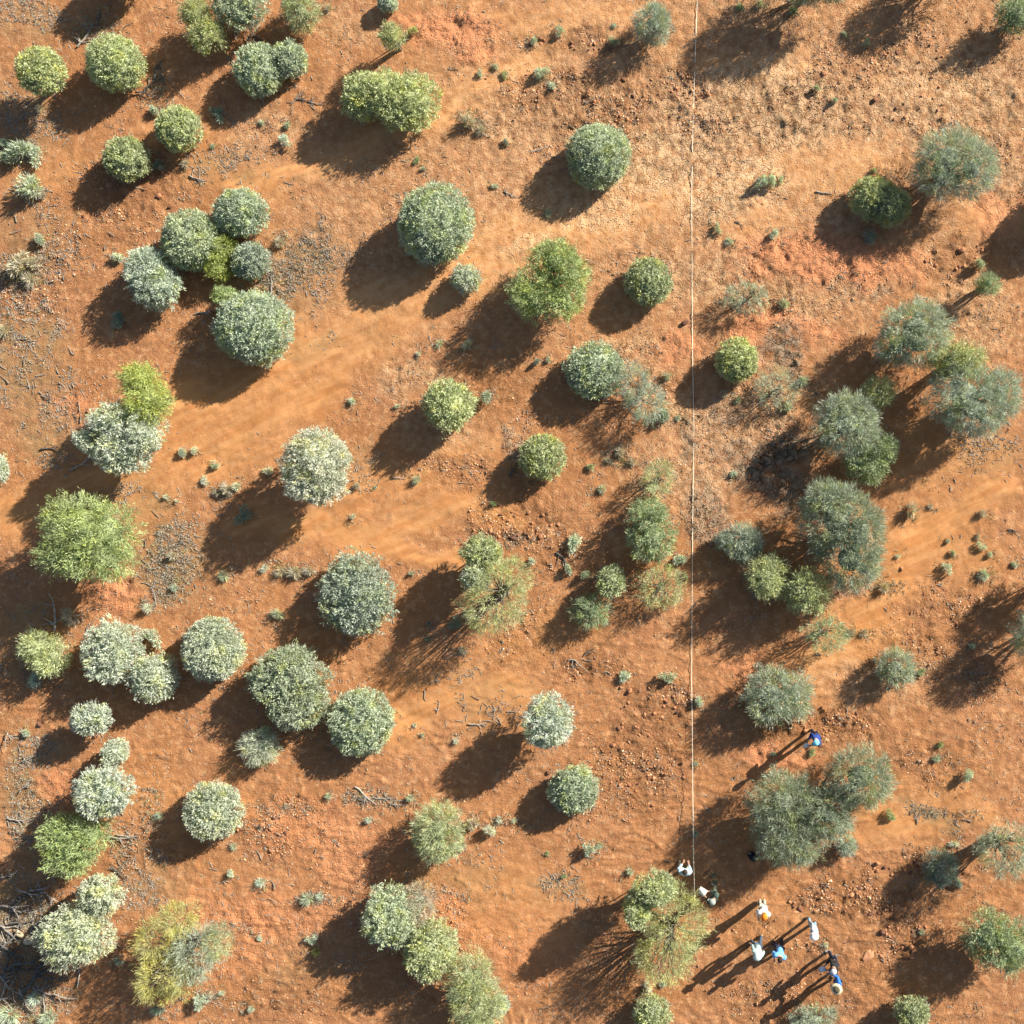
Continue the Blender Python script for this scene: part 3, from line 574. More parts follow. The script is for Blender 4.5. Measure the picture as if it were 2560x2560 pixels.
 ('wispy_tree', 'wispy tree just beyond the right edge, middle', 'tree', 'wispy', 'grey', 2.2, [(2640,1455,60,50)], None, dict(clear=.4)),
]
GROUPS = {n_: n_.replace('_', ' ') + 's growing on the red plain' if not n_.endswith('bush') else n_.replace('_', ' ') + 'es growing on the red plain' for n_ in {q_[0] for q_ in P_}}
for (nm, lab, cat, sty, colr, T, lobes, ref, kw) in P_:
    plant(nm, lab, cat, sty, colr, T, lobes, ref, group=GROUPS[nm], **kw)

# ------------------------------------------------------------------ labels for small things
DIRS = ['right of', 'lower right of', 'below', 'lower left of', 'left of', 'upper left of', 'above', 'upper right of']
def where(px, py):
    b = min(BIG, key=lambda b: math.hypot(b[0] - px, b[1] - py) - .6 * b[3])
    a = math.degrees(math.atan2(py - b[1], px - b[0])) % 360
    return DIRS[int((a + 22.5) // 45) % 8] + ' the ' + b[2], math.hypot(b[0] - px, b[1] - py)
def finish_labels(items):
    """items: (object, stem phrase, px, py); gives each its own label"""
    byl = {}
    for it in items:
        w, d = where(it[2], it[3]); byl.setdefault(it[1] + ' ' + w, []).append((d, it[0]))
    words = ['nearest'] + [w_ + ' nearest' for w_ in 'second third fourth fifth sixth seventh eighth ninth tenth eleventh twelfth'.split()]
    for lab, lst in byl.items():
        lst.sort(key=lambda t: t[0])
        for i, (d, o) in enumerate(lst):
            o['label'] = lab if len(lst) == 1 else (words[min(i, 11)] + ' ' + lab)

# ------------------------------------------------------------------ small plants
TUFT = {}
def tuft_mesh(kind, colour, var):
    key = (kind, colour, var)
    if key in TUFT: return TUFT[key]
    rng = np.random.default_rng(hash((len(kind) * 7, len(colour) * 13, var)) % 99991 + 5)
    if kind == 'dome':       # unit radius 1, scaled later
        lob = [((0, 0, .40), (.85, .85, .55))] + [((rng.uniform(-.8, .8), rng.uniform(-.8, .8), .32), (.45, .45, rng.uniform(.3, .7))) for _ in range(3)]
        n = 560
    else:
        lob = [((0, 0, .3), (.9, .9, .45))]; n = 260
    P = []; A = []
    for c, r in lob:
        k = n // len(lob); d = sphdir(rng, k, -.1); P.append(np.array(c) + d * np.array(r) * rng.uniform(.45, 1, (k, 1))); A.append(unit(d + [0, 0, .3] + rng.normal(size=(k, 3)) * (.5 if kind == 'dome' else .35)))
    P = np.concatenate(P); A = np.concatenate(A)
    if kind == 'spiky': P = P * .35
    m = len(P)
    L = rng.uniform(.25, .6, m) if kind == 'dome' else rng.uniform(.5, .95, m); Wd = rng.uniform(.06, .13, m) if kind == 'dome' else rng.uniform(.03, .07, m)
    P[:, 2] = np.maximum(P[:, 2], .01)
    V, F = blades(P, A, L, Wd, rng)
    me = mesh_np('foliage', V, F, leafmat(colour), np.repeat(np.clip(rng.normal(.85, .2, m), 0, 1), 3))
    TUFT[key] = me; return me
SMALL = [  # px, py, radius px, kind, colour, height/width
 (58,383,34,'dome','grey'),(35,395,22,'dome','grey'),(95,388,20,'dome','grey'),(14,358,16,'dome','bluesilver'),(76,470,28,'dome','grey'),(105,490,14,'spiky','dry'),
 (52,672,26,'dome','dry'),(98,660,20,'dome','dry'),(80,700,22,'spiky','dry'),(107,603,13,'dome','grey'),(292,645,14,'dome','bluesilver'),(13,828,26,'spiky','dry'),
 (387,276,15,'dome','grey'),(463,410,14,'spiky','dry'),(712,352,14,'dome','bluesilver'),(699,605,20,'spiky','dry'),(294,801,19,'dome','teal'),(548,285,15,'dome','teal'),
 (715,312,11,'dome','grey'),(652,305,9,'spiky','bluesilver'),(395,415,14,'dome','teal'),(530,365,9,'spiky','grey'),(820,20,16,'spiky','dry'),(95,270,14,'spiky','dry'),
 (1032,80,14,'dome','yellowgreen'),(1172,306,29,'spiky','dry'),(1203,326,22,'spiky','dry'),(1237,465,11,'spiky','bluesilver'),(1371,534,14,'spiky','grey'),
 (1353,183,13,'dome','bluesilver'),(1380,213,15,'spiky','bluesilver'),(1335,107,11,'dome','grey'),(1402,80,14,'dome','grey'),(1264,187,9,'dome','midgreen'),(1239,167,10,'spiky','grey'),
 (1199,185,7,'dome','grey'),(1264,356,9,'dome','teal'),(1041,401,7,'dome','midgreen'),(1057,421,8,'spiky','grey'),(1535,62,8,'spiky','bluesilver'),(1535,98,12,'dome','grey'),
 (1170,863,20,'spiky','white'),(1099,860,12,'spiky','grey'),(1046,885,9,'spiky','silver'),
 (1905,455,17,'dome','bluesilver'),(1932,450,13,'dome','bluesilver'),(1953,444,8,'dome','bluesilver'),(1793,572,10,'dome','grey'),(1822,603,15,'spiky','grey'),(1934,588,12,'dome','bluesilver'),
 (2185,425,11,'spiky','midgreen'),(2043,220,9,'dome','grey'),(2085,251,8,'dome','grey'),(2167,107,9,'dome','grey'),(2448,659,15,'dome','grey'),(2172,588,17,'dome','teal'),(2112,82,10,'spiky','grey'),
 (1850,15,14,'spiky','midgreen'),(1900,8,16,'spiky','grey'),(1983,25,14,'spiky','midgreen'),(1960,758,20,'spiky','grey'),
 (565,1222,24,'spiky','dry'),(590,1216,16,'spiky','silver'),(540,1232,14,'spiky','dry'),(670,1179,10,'dome','silver'),(612,1290,17,'dome','teal'),(659,1422,13,'spiky','silver'),(370,1520,20,'spiky','silver'),
 (387,1590,18,'dome','grey'),(694,1535,21,'spiky','grey'),(414,1242,11,'spiky','silver'),(440,1252,8,'spiky','silver'),(485,1127,9,'dome','silver'),(537,1160,11,'dome','grey'),(510,1203,9,'dome','silver'),(455,1132,11,'dome','grey'),
 (560,1440,18,'spiky','grey'),(90,1700,22,'spiky','bluesilver'),(430,1390,16,'spiky','dry'),(435,1470,13,'spiky','grey'),(700,1430,22,'spiky','dry'),(735,1432,22,'spiky','dry'),(770,1428,20,'spiky','dry'),(175,1540,24,'spiky','dry'),
 (67,1833,13,'dome','grey'),(585,2116,10,'spiky','grey'),(652,2205,17,'spiky','bluesilver'),(578,2183,9,'dome','bluesilver'),(556,2481,11,'spiky','bluesilver'),(780,2350,14,'dome','grey'),(790,2380,14,'spiky','yellow'),
 (770,2247,19,'spiky','grey'),(800,2240,12,'spiky','bluesilver'),(398,2520,22,'spiky','teal'),(630,2520,14,'spiky','grey'),(820,1990,12,'spiky','grey'),(650,2345,8,'dome','bluesilver'),(20,2540,40,'spiky','grey'),(120,2545,26,'spiky','grey'),(80,2500,22,'spiky','bluesilver'),
 (300,2400,12,'spiky','teal'),(505,2495,16,'dome','grey'),(530,2485,12,'spiky','dry'),(398,2038,13,'spiky','grey'),
 (1041,1200,15,'spiky','grey'),(1220,993,17,'dome','grey'),(879,1003,11,'spiky','bluesilver'),(993,1015,9,'spiky','silver'),(1437,1357,20,'dome','bluesilver'),(1505,1223,15,'spiky','grey'),(1233,1259,12,'spiky','midgreen'),
 (1420,1424,13,'dome','grey'),(881,1291,11,'spiky','silver'),(1028,1433,10,'spiky','grey'),(1068,1598,11,'spiky','teal'),(1157,1627,14,'spiky','dry'),(1669,1695,17,'dome','grey'),(1562,1691,14,'dome','bluesilver'),(1651,1038,18,'dome','teal'),
 (1669,939,10,'dome','grey'),(1478,1170,9,'dome','midgreen'),(1691,1402,13,'dome','bluesilver'),(893,1215,11,'dome','dry'),(936,1219,7,'spiky','grey'),(1071,1560,10,'spiky','teal'),(1140,1560,13,'dome','teal'),(1465,1437,14,'dome','grey'),(1695,1045,11,'spiky','grey'),
 (1550,1130,18,'spiky','dry'),(1580,1155,16,'spiky','dry'),(1520,1150,14,'spiky','dry'),(1371,900,12,'spiky','grey'),(1344,905,9,'dome','teal'),(1330,1405,9,'dome','bluesilver'),
 (2279,1276,23,'spiky','dry'),(2328,1266,10,'spiky','dry'),(2457,1284,15,'spiky','dry'),(2455,1366,10,'dome','bluesilver'),(2475,1387,10,'dome','bluesilver'),(2381,1384,9,'dome','grey'),(2368,1420,12,'dome','bluesilver'),(2459,1438,21,'spiky','grey'),
 (2372,1351,7,'dome','grey'),(2445,1340,6,'dome','teal'),(2430,1616,10,'dome','bluesilver'),(1836,1182,10,'dome','bluesilver'),(2007,952,18,'spiky','grey'),(1970,1018,18,'spiky','grey'),(2303,1680,13,'spiky','midgreen'),(2245,1391,9,'spiky','silver'),
 (1705,1400,13,'dome','grey'),(1712,1440,9,'dome','midgreen'),(1845,1000,14,'spiky','grey'),(1808,985,14,'spiky','dry'),(2130,1580,13,'spiky','dry'),(2160,1582,14,'spiky','dry'),(2210,1470,18,'spiky','dry'),(2540,1410,9,'dome','grey'),
 (1620,2466,17,'spiky','white'),(1658,2462,9,'dome','grey'),(1139,1853,11,'spiky','silver'),(1471,2123,15,'dome','grey'),(1366,2136,6,'dome','midgreen'),(1500,2114,10,'spiky','grey'),(1224,2074,16,'dome','silver'),(1184,2056,13,'dome','dry'),
 (1148,2116,16,'spiky','bluesilver'),(920,2052,14,'spiky','bluesilver'),(1575,2180,14,'spiky','grey'),(1410,2190,10,'spiky','midgreen'),(1247,2050,14,'spiky','silver'),(1285,2052,11,'spiky','silver'),(1035,1815,9,'spiky','silver'),(1055,1838,8,'spiky','grey'),(1025,1995,15,'spiky','grey'),
 (2350,1862,13,'spiky','midgreen'),(2341,1896,14,'spiky','grey'),(2417,1935,16,'dome','bluesilver'),(2223,2036,11,'dome','midgreen'),(2065,2363,11,'spiky','silver'),(2305,2332,12,'spiky','grey'),(1747,1752,16,'spiky','bluesilver'),(1739,2085,13,'spiky','grey'),
 (2394,2207,13,'dome','teal'),(1932,1885,8,'dome','teal'),(1787,2208,12,'spiky','teal'),(1740,1910,9,'spiky','grey'),(2385,2110,16,'spiky','silver'),(1885,1730,14,'dome','teal'),(2030,1880,13,'spiky','midgreen'),(1783,2190,10,'spiky','teal'),
]
CW = {'grey':'grey-green','bluesilver':'blue-silver','dry':'dry grey','teal':'dark blue-green','silver':'silver','white':'whitish','midgreen':'green','yellowgreen':'yellow-green','yellow':'yellow'}
rs = random.Random(4); items = []
for i, (px, py, r, kind, colr) in enumerate(SMALL):
    x, y = W(px, py, .1); z = gz(x, y)
    o = link('leafy_tuft' if kind == 'dome' else 'grassy_tuft', tuft_mesh(kind, colr, i % 3), cat='small plant', group='small low plants on the red soil', loc=(x, y, z - .01))
    s = r / S * (1.0 if kind == 'dome' else 1.0)
    o.scale = (s * rs.uniform(.75, 1.35), s * rs.uniform(.7, 1.1), s * rs.uniform(1.0, 1.7)); o.rotation_euler = (0, 0, rs.uniform(0, 6.28))
    items.append((o, ('small ' if r < 18 else 'low ') + CW[colr] + (' leafy tuft' if kind == 'dome' else ' wispy tuft'), px, py))
finish_labels(items)

# ------------------------------------------------------------------ fallen wood
def branch_mesh(seed, forks, bend, thick, mat, name='branch'):
    rng = np.random.default_rng(seed); parts = []
    n = 6; pts = [np.array([-.5, 0, .04])]; ang = rng.uniform(-.3, .3)
    for i in range(n):
        ang += rng.normal() * bend; pts.append(pts[-1] + np.array([math.cos(ang), math.sin(ang), rng.normal() * .06]) / n)
    pts = np.array(pts); pts[:, 2] = np.maximum(pts[:, 2], .02)
    rad = np.linspace(thick, thick * .35, n + 1)
    parts.append(tube(pts, rad, 6))
    for f in range(forks):
        k = rng.integers(1, n - 1); a = ang + rng.choice([-1, 1]) * rng.uniform(.5, 1.1); q = [pts[k]]
        for j in range(3):
            a += rng.normal() * bend; q.append(q[-1] + np.array([math.cos(a), math.sin(a), rng.uniform(-.05, .16)]) * rng.uniform(.09, .17))
        q = np.array(q); q[:, 2] = np.maximum(q[:, 2], .015)
        parts.append(tube(q, np.linspace(rad[k] * .75, rad[k] * .2, 4), 5))
    V, F = join(parts); return mesh_np(name, V, F, mat)
STICKM = [branch_mesh(i, 0, .25, .045, M_DEAD, 'stick') for i in range(6)] + [branch_mesh(20 + i, 1, .25, .04, M_DEAD, 'stick') for i in range(4)]
BRM = [branch_mesh(50 + i, 4, .25, .035, M_DEAD) for i in range(6)]
BRMD = [branch_mesh(70 + i, 5, .28, .04, M_DEADDARK) for i in range(5)]
CORNER = [(30,2260,120,15,'b'),(70,2245,100,-35,'b'),(110,2290,110,48,'d'),(15,2330,110,75,'b'),(55,2315,95,-8,'d'),(95,2215,90,25,'b'),(20,2380,120,-40,'d'),(60,2400,130,30,'d'),(100,2420,120,62,'d'),(30,2450,110,-12,'b'),
          (10,2490,120,40,'b'),(70,2500,100,-50,'b'),(140,2440,90,20,'d'),(115,2520,90,75,'b'),(160,2500,80,-30,'b'),(40,2230,90,70,'d'),(140,2200,80,-15,'b'),(20,2180,80,35,'b'),(60,1960,70,60,'b'),(40,2060,80,-25,'b'),(75,1900,60,10,'b'),(30,1850,60,-70,'b')]
DEAD = [  # px, py, length px, angle (deg, photo), mesh set, label
 (2060,483,42,-18,'s','thin curved dead stick on orange sand left of the yellow-topped shrub'),(1851,560,30,-32,'d','short dark stick on sand right of the tape, upper part'),
 (1135,170,26,-5,'d','dark stick among stones below the red crust patch at top'),(1478,641,28,35,'s','grey dead stick above the small olive shrub by the tape'),(1349,379,48,-3,'s','long thin stick upper left of the sage shrub on pale ground'),
 (1282,481,44,-10,'b','curled grey dead twig right of the largest round sage shrub'),(125,1121,50,2,'d','straight dark log left of the ragged silver tree'),(205,1168,70,12,'b','forked blue-grey dead branch lying in the ragged silver tree shadow'),
 (145,1530,95,80,'b','bleached white dead limb below the bright green tree at left'),(217,1556,46,84,'s','upright-lying thin stick right of the bleached limb'),(190,1225,60,65,'d','dark branch above the bright green tree at left'),
 (498,440,50,-4,'b','dead stump with two curled ends below the olive pair'),(512,775,60,20,'b','tangled dead roots at the left of the very large sage shrub'),(685,708,62,70,'b','grey twiggy dead branch right of the tight cluster'),
 (222,92,75,40,'b','pale forked dead branch left of the olive shrub by the black branches'),(262,45,46,-55,'d','dark short log near the top left'),(248,100,60,-10,'b','grey dead branch touching the top of the olive shrub'),
 (378,205,62,60,'d','black charred branch, lower one of the black pile'),(395,170,64,75,'d','black charred branch, upper one of the black pile'),(412,190,46,100,'d','black charred branch, right one of the black pile'),(360,222,46,30,'d','black charred branch, left one of the black pile'),
 (632,88,62,60,'d','dark dead branch under the grey tree at the top edge'),(660,105,60,-30,'d','dark dead branch above the two-lobed sage shrub'),(595,80,50,-70,'b','grey dead limb below the grey tree at the top edge'),
 (718,462,30,-40,'s','dark forked stick above the very large sage shrub, at left of the open sand'),(1157,1206,22,5,'s','short pale stick lower right of the pale sage shrub in the centre'),(997,1197,34,-10,'s','thin pale stick below the pale sage shrub in the centre'),
 (1282,1168,52,75,'d','dark upright-lying stick in the small olive shrub shadow'),(1410,1404,62,-48,'d','long dark stick pointing at the lower bush of the thin-shadow pair'),(1450,1650,60,2,'s','long thin fallen stick below the thin-shadow pair'),(1462,1622,40,80,'d','dark forked stick below the thin-shadow pair'),
 (1193,1818,48,-20,'b','grey forked dead branch right of the sage shrub by the dark one'),(1099,1767,34,65,'b','short grey branched stick lower right of the very large grey shrub'),(1073,1735,30,-35,'s','dark stick fragment below the very large grey shrub'),(1095,1697,46,30,'b','pale dead branch fragment below the yellow-green tree in the centre'),
 (1447,2190,16,-10,'s','short white stick above the yellow tree by the people'),(917,1985,70,-30,'b','grey dead branch in twig litter left of the upright olive-grey shrub'),(960,2005,60,-20,'b','grey dead branch in the twig litter strip'),(1000,2018,50,-15,'b','third grey dead branch in the twig litter strip, nearest the olive-grey shrub'),
 (2047,988,34,10,'d','dark dead stump between the sparse bush and the round grey tree'),(2537,1317,34,25,'d','dark log at the right edge'),(1670,2155,22,-20,'s','pale stick left of the white-shirted person at the tape'),
 (300,2088,70,10,'b','pale dead branch right of the green bush at lower left'),(318,2098,60,-25,'b','second pale dead branch right of the green bush at lower left'),(294,2186,48,-55,'d','curved dark stick above the two-lobed shrub by the boulder'),(305,2150,40,70,'b','grey dead twigs below the green bush at lower left'),
 (82,2452,120,52,'d','long dark log across the dark corner at lower left'),(40,2305,80,20,'b','grey dead branch in the tangle above the pale boulder'),(25,2330,70,-30,'b','crooked grey dead branch left in the tangle above the pale boulder'),(85,2320,64,60,'b','grey dead branch right in the tangle above the pale boulder'),(55,2285,66,-12,'b','topmost grey branch in the tangle above the pale boulder'),
 (20,2400,90,70,'d','dark branch below the pale boulder at the left edge'),(50,2420,80,15,'d','second dark branch below the pale boulder'),(100,2265,60,35,'b','dead branch left of the two-lobed shrub by the boulder'),(130,2240,60,-20,'b','dead branch above the two-lobed shrub by the boulder'),
 (205,2440,60,66,'b','thin grey branch under the two-lobed shrub by the boulder'),(80,1905,26,85,'d','short dark post-like log at lower left'),(120,2470,60,10,'b','broken pale branch at lower left of the mustard tree'),(90,2490,50,-60,'b','grey branch in the dark corner beside the log'),
 (760,255,46,-20,'d','dark dead twig left of the big two-lobed olive shrub'),(585,300,40,-30,'b','grey twigs under the two-lobed sage shrub shadow'),(745,250,40,30,'b','curved dead twigs right of the two-lobed sage shrub'),(790,262,44,-25,'b','curved dead stick nearer the big two-lobed olive shrub'),
 (2100,690,36,-8,'d','thin dark stick on the red crust at right'),(460,2500,40,10,'d','dark stick under the mustard yellow tree'),(698,2085,20,-30,'s','pale stick right of the lone round shrub at lower left'),
]
rs = random.Random(9); crn = []
for i, (px, py, ln, ang, ms) in enumerate(CORNER):
    x, y = W(px, py, .1); me = (BRM if ms == 'b' else BRMD); me = me[i % len(me)]
    o = link('fallen_branch', me, cat='dead wood', group='tangle of dead branches in the lower left corner', loc=(x, y, gz(x, y) + rs.uniform(.0, .12)))
    s_ = ln * .74 / S; o.scale = (s_, s_, s_ * 1.2); o.rotation_euler = (rs.uniform(-.1, .1), rs.uniform(-.15, .1), math.radians(ang))
    crn.append((o, ('grey' if ms == 'b' else 'dark') + (' long' if ln > 90 else ' short') + ' forked dead branch', px, py))
finish_labels(crn)
for i, (px, py, ln, ang, ms, lab) in enumerate(DEAD):
    x, y = W(px, py, .05); me = {'s': STICKM, 'b': BRM, 'd': BRMD}[ms]; me = me[i % len(me)]
    o = link('stick' if ms == 's' else 'fallen_branch', me, label=lab, cat='dead wood', group='fallen dead wood', loc=(x, y, gz(x, y) + .01))
    s = ln / S; o.scale = (s, s, s); o.rotation_euler = (0, 0, math.radians(ang))
STICKZ = [(60,330,120,120,18),(160,560,160,140,22),(90,900,90,110,26),(150,1010,110,70,16),(700,250,90,40,8),(400,1420,60,100,22),(430,1330,90,60,12),(310,2100,40,90,14),(50,2280,60,90,14),
          (960,2000,90,30,10),(1200,1790,90,60,12),(230,60,120,50,12),(380,420,130,60,12),(690,690,30,60,10),(60,2050,40,120,10),(130,1880,60,50,6),(100,2500,80,50,12),(730,2250,90,60,8),(620,2160,110,80,10),(90,2270,110,75,34),(70,2450,90,90,24),(50,2000,50,180,16),(60,1500,60,90,10),(1500,1680,120,60,10),(2350,2040,100,16,10)]
sti = []
for zi, (cx, cy, rx, ry, n) in enumerate(STICKZ):
    w, _ = where(cx, cy)
    for k in range(n):
        a = rs.uniform(0, 6.28); q = math.sqrt(rs.random()); px = cx + rx * q * math.cos(a); py = cy + ry * q * math.sin(a)
        x, y = W(px, py); v = rs.randrange(10); ln = rs.uniform(13, 30); th = rs.uniform(0, 180)
        o = link('stick', STICKM[v], cat='dead wood', group='sticks scattered ' + w, loc=(x, y, gz(x, y) + .005))
        s_ = ln / S; o.scale = (s_, s_, s_); o.rotation_euler = (0, 0, math.radians(th))
        lie = ['level', 'rising', 'upright', 'falling'][int((th + 22.5) // 45) % 4]
        sti.append((o, ('short ' if ln < 21 else 'long ') + ('forked ' if v > 5 else 'bent ') + lie + ' stick', px, py))
finish_labels(sti)

# ------------------------------------------------------------------ stones
def stone_mesh(seed, mat):
    rng = np.random.default_rng(seed); V = IV2.copy()
    for _ in range(11):                     # chop with planes for flat broken faces
        n = unit(rng.normal(size=3)); d = rng.uniform(.45, .75); t = V @ n - d; V = V - np.outer(np.maximum(t, 0), n)
    V *= np.array([1, rng.uniform(.65, .95), rng.uniform(.5, .8)]); return mesh_np('stone', V, IF2, mat)
M_DSTONE = simplemat('dark_stone', (.16, .075, .05), .35, 9, .85, .02, objvar=.25)
M_OSTONE = simplemat('orange_stone', (.44, .20, .10), .3, 9, .85, .02, objvar=.2)
STONES = [stone_mesh(i, (M_STONE, M_DSTONE, M_OSTONE)[i % 3]) for i in range(9)]
PSTONES = [stone_mesh(30 + i, M_PALESTONE) for i in range(2)]
STZ = [(2130,2250,160,45,34,'rubble band right of the people'),(2260,2330,70,40,14,'rubble band lower right of the people'),(2250,2170,90,25,14,'stones below the huge thicket'),(2260,2385,70,18,12,'row of stones left of the green tree shadow'),
       (2030,1805,150,40,22,'stones above the person in dark blue'),(1620,1760,90,80,20,'stones left of the tape, lower part'),(1620,1900,100,120,24,'rubble left of the tape, lower down'),(1300,1300,100,50,16,'rubble patch in the centre'),
       (1430,110,110,22,18,'line of stones near the top edge'),(1620,270,150,90,16,'pale stony ground left of the tape'),(2200,200,220,110,26,'pale stony ground at upper right'),(2390,640,90,40,14,'dark stones near the right edge'),
       (330,470,120,80,14,'stones below the olive pair'),(680,2050,120,40,12,'stones right of the lone round shrub'),(1560,960,60,50,8,'stones by the sprawling bush'),(1930,2560,160,40,8,'stones at the bottom edge'),(1050,2330,120,100,10,'stones by the joined pair')]
rs = random.Random(21); stl = []
for (cx, cy, rx, ry, n, lab) in STZ:
    for k in range(n):
        a = rs.uniform(0, 6.28); q = math.sqrt(rs.random()); px = cx + rx * q * math.cos(a); py = cy + ry * q * math.sin(a)
        x, y = W(px, py); s = rs.uniform(.05, .115) * (1.5 if rs.random() < .14 else 1)
        v = rs.randrange(9)
        o = link('stone', STONES[v], cat='stone', group='stones: ' + lab, loc=(x, y, gz(x, y) + s * .06))
        stl.append((o, ('small ' if s < .07 else 'larger ') + ('brown-red', 'dark red', 'orange')[v % 3] + ' stone', px, py))
        o.scale = (s, s, s); o.rotation_euler = (0, 0, rs.uniform(0, 6.28))
finish_labels(stl)
for (px, py, s, lab) in [(1713,806,.20,'dark red rock lying against the tape, upper part'),(103,1811,.14,'orange rock at the left above a grey tuft'),(2254,1422,.12,'brown rock on orange sand right of the tall dark grey tree'),(2181,1413,.10,'dark rock at the right foot of the tall dark grey tree'),
                         (1320,1282,.13,'red angular rock above the rubble patch in the centre'),(1372,1932,.13,'flat orange rock above the round sage shrub below the silver tree'),(222,1030,.1,'white-tipped rock left of the lime tree at left'),(620,1946,.09,'orange stone above the lone round shrub'),
                         (1462,2110,.09,'dark stone below the round sage shrub below the silver tree')]:
    x, y = W(px, py); o = link('rock', STONES[int(px) % 8], label=lab, cat='rock', loc=(x, y, gz(x, y) + s * .2)); o.scale = (s, s * .9, s); o.rotation_euler = (0, 0, px)
bx, by = W(52, 2346, .25)
bo = link('boulder', None, label='pale cream boulder split in two beside the silver two-lobed shrub', cat='boulder', loc=(bx, by, gz(bx, by)))
for (dx, dy, s) in ((-.16, .12, .25), (.17, -.13, .27)):
    q = link('rock_half', PSTONES[0 if dx < 0 else 1], bo, loc=(dx, dy, .12)); q.scale = (s, s * .85, s * .9); q.rotation_euler = (0, 0, -.7)

# low ledges of bare rock
def slab_mesh(seed):
    rng = np.random.default_rng(seed); n = 11; V = []; F = []
    a = np.sort(rng.uniform(0, 2 * math.pi, n)); r = rng.uniform(.6, 1.0, n)
    for z, k in ((0, 1.0), (.12, .93), (.15, .72)):
        for i in range(n): V.append((math.cos(a[i]) * r[i] * k, math.sin(a[i]) * r[i] * k * .75, z + rng.normal() * .012))
    V.append((0, 0, .16))
    for l in range(2):
        for i in range(n): j = (i + 1) % n; F.append((l * n + i, l * n + j, l * n + n + j)); F.append((l * n + i, l * n + n + j, l * n + n + i))
    for i in range(n): F.append((2 * n + i, 2 * n + (i + 1) % n, 3 * n))
    return mesh_np('slab', V, F, simplemat('ledge_rock', (.43, .215, .115), .3, 3, .9, .03))
SLB = [slab_mesh(i) for i in range(4)]
for i, (px, py, s, lab) in enumerate([(2116,2345,.42,'low bare rock ledge, upper of two right of the people'),(2172,2395,.42,'low bare rock ledge, lower of two right of the people'),(1300,2208,.22,'small pinkish rock ledge on smooth soil, lower centre'),
        (1222,2345,.22,'small rock ledge right of the joined pair'),(1320,1605,.32,'pinkish rock ledge below the yellow-green tree in the centre'),(1990,2285,.25,'flat rock ledge between people and rubble band')]):
    x, y = W(px, py); o = link('rock_ledge', SLB[i % 4], label=lab, cat='rock ledge', loc=(x, y, gz(x, y) - .03)); o.scale = (s, s, s * .8); o.rotation_euler = (0, 0, i * 1.3)

# gravel and fine litter: too many to count
rng = np.random.default_rng(77)
def scatter(n, keys, basew):
    out = []
    while sum(len(o) for o in out) < n:
        x = rng.uniform(GX0 + .5, GX1 - .5, 60000); y = rng.uniform(GY0 + .5, GY1 - .5, 60000)
        px = x * S + PX; py = PY - y * S
        w = basew + sum(k * zone(z, px, py) for z, k in keys)
        w = np.maximum(w, 0) * (.08 + 2.6 * sstep(.46, .68, fbm(x * 1.1, y * 1.1, 4, 12)))
        ok = rng.random(60000) < w; out.append(np.stack([x[ok], y[ok]], 1))
    return np.concatenate(out)[:n]
def stuff_stones(name, n, keys, basew, smin, smax, mat):
    p = scatter(n, keys, basew); n = len(p); z = relief(p[:, 0], p[:, 1])
    s = smin + (smax - smin) * rng.random(n) ** 3 * (.75 + .75 * zone('rubble', p[:, 0] * S + PX, PY - p[:, 1] * S))
    jit = rng.uniform(.5, 1.35, (n, len(OV), 1)) + np.zeros((n, len(OV), 3)); sc = np.stack([np.ones(n), rng.uniform(.55, 1, n), rng.uniform(.4, .85, n)], 1)
    a = rng.uniform(0, 6.28, n); c, si = np.cos(a)[:, None], np.sin(a)[:, None]
    V = (OV[None] + rng.normal(0, .22, (n, len(OV), 3))) * jit * sc[:, None, :] * s[:, None, None]
    X = V[:, :, 0] * c - V[:, :, 1] * si + p[:, 0:1]; Y = V[:, :, 0] * si + V[:, :, 1] * c + p[:, 1:2]; Z = V[:, :, 2] + (z - s * .05)[:, None]
    F = (OF[None] + (np.arange(n) * len(OV))[:, None, None]).reshape(-1, 3)
    me = mesh_np(name, np.stack([X, Y, Z], 2).reshape(-1, 3), F, mat, np.repeat(rng.random(n), len(OV)))
    return link(name, me, kind='stuff')
def gravelmat():
    m, nt, out = newmat('gravel_stone')
    at = N(nt, 'ShaderNodeAttribute', attribute_name='tint')
    r = N(nt, 'ShaderNodeValToRGB'); nt.links.new(at.outputs['Fac'], r.inputs[0])
    cr = r.color_ramp; cr.elements[0].color = (.20, .09, .055, 1); cr.elements[1].color = (.72, .54, .38, 1)
    for pos, c in ((.2, (.34, .155, .08)), (.5, (.46, .235, .12)), (.82, (.58, .35, .20))):
        e = cr.elements.new(pos); e.color = (*c, 1)
    p = N(nt, 'ShaderNodeBsdfPrincipled'); p.inputs['Roughness'].default_value = .9; p.inputs['Specular IOR Level'].default_value = .15
    nt.links.new(r.outputs[0], p.inputs['Base Color']); nt.links.new(p.outputs[0], out.inputs[0]); return m
GM = gravelmat()
g = stuff_stones('gravel', 66000, [('rubble', .55), ('pale', .25), ('red', .15), ('grey', .2), ('litter', .12), ('sand', -.14)], .09, .013, .054, GM)
g['label'] = 'fine red-brown gravel strewn over the soil'; g['category'] = 'gravel'
p = [scatter(15000, [('litter', .8), ('rubble', .04), ('sand', -.05)], .05)]
for (bx_, by_, _, br) in BIG:
    k = int(30 + br * .7); a = rng.uniform(0, 6.28, k); q = br * 1.25 * np.sqrt(rng.uniform(.2, 1, k)); p.append(np.stack([(bx_ + q * np.cos(a) - PX) / S, (PY - by_ - q * np.sin(a)) / S], 1))
p = np.concatenate(p); n = len(p)
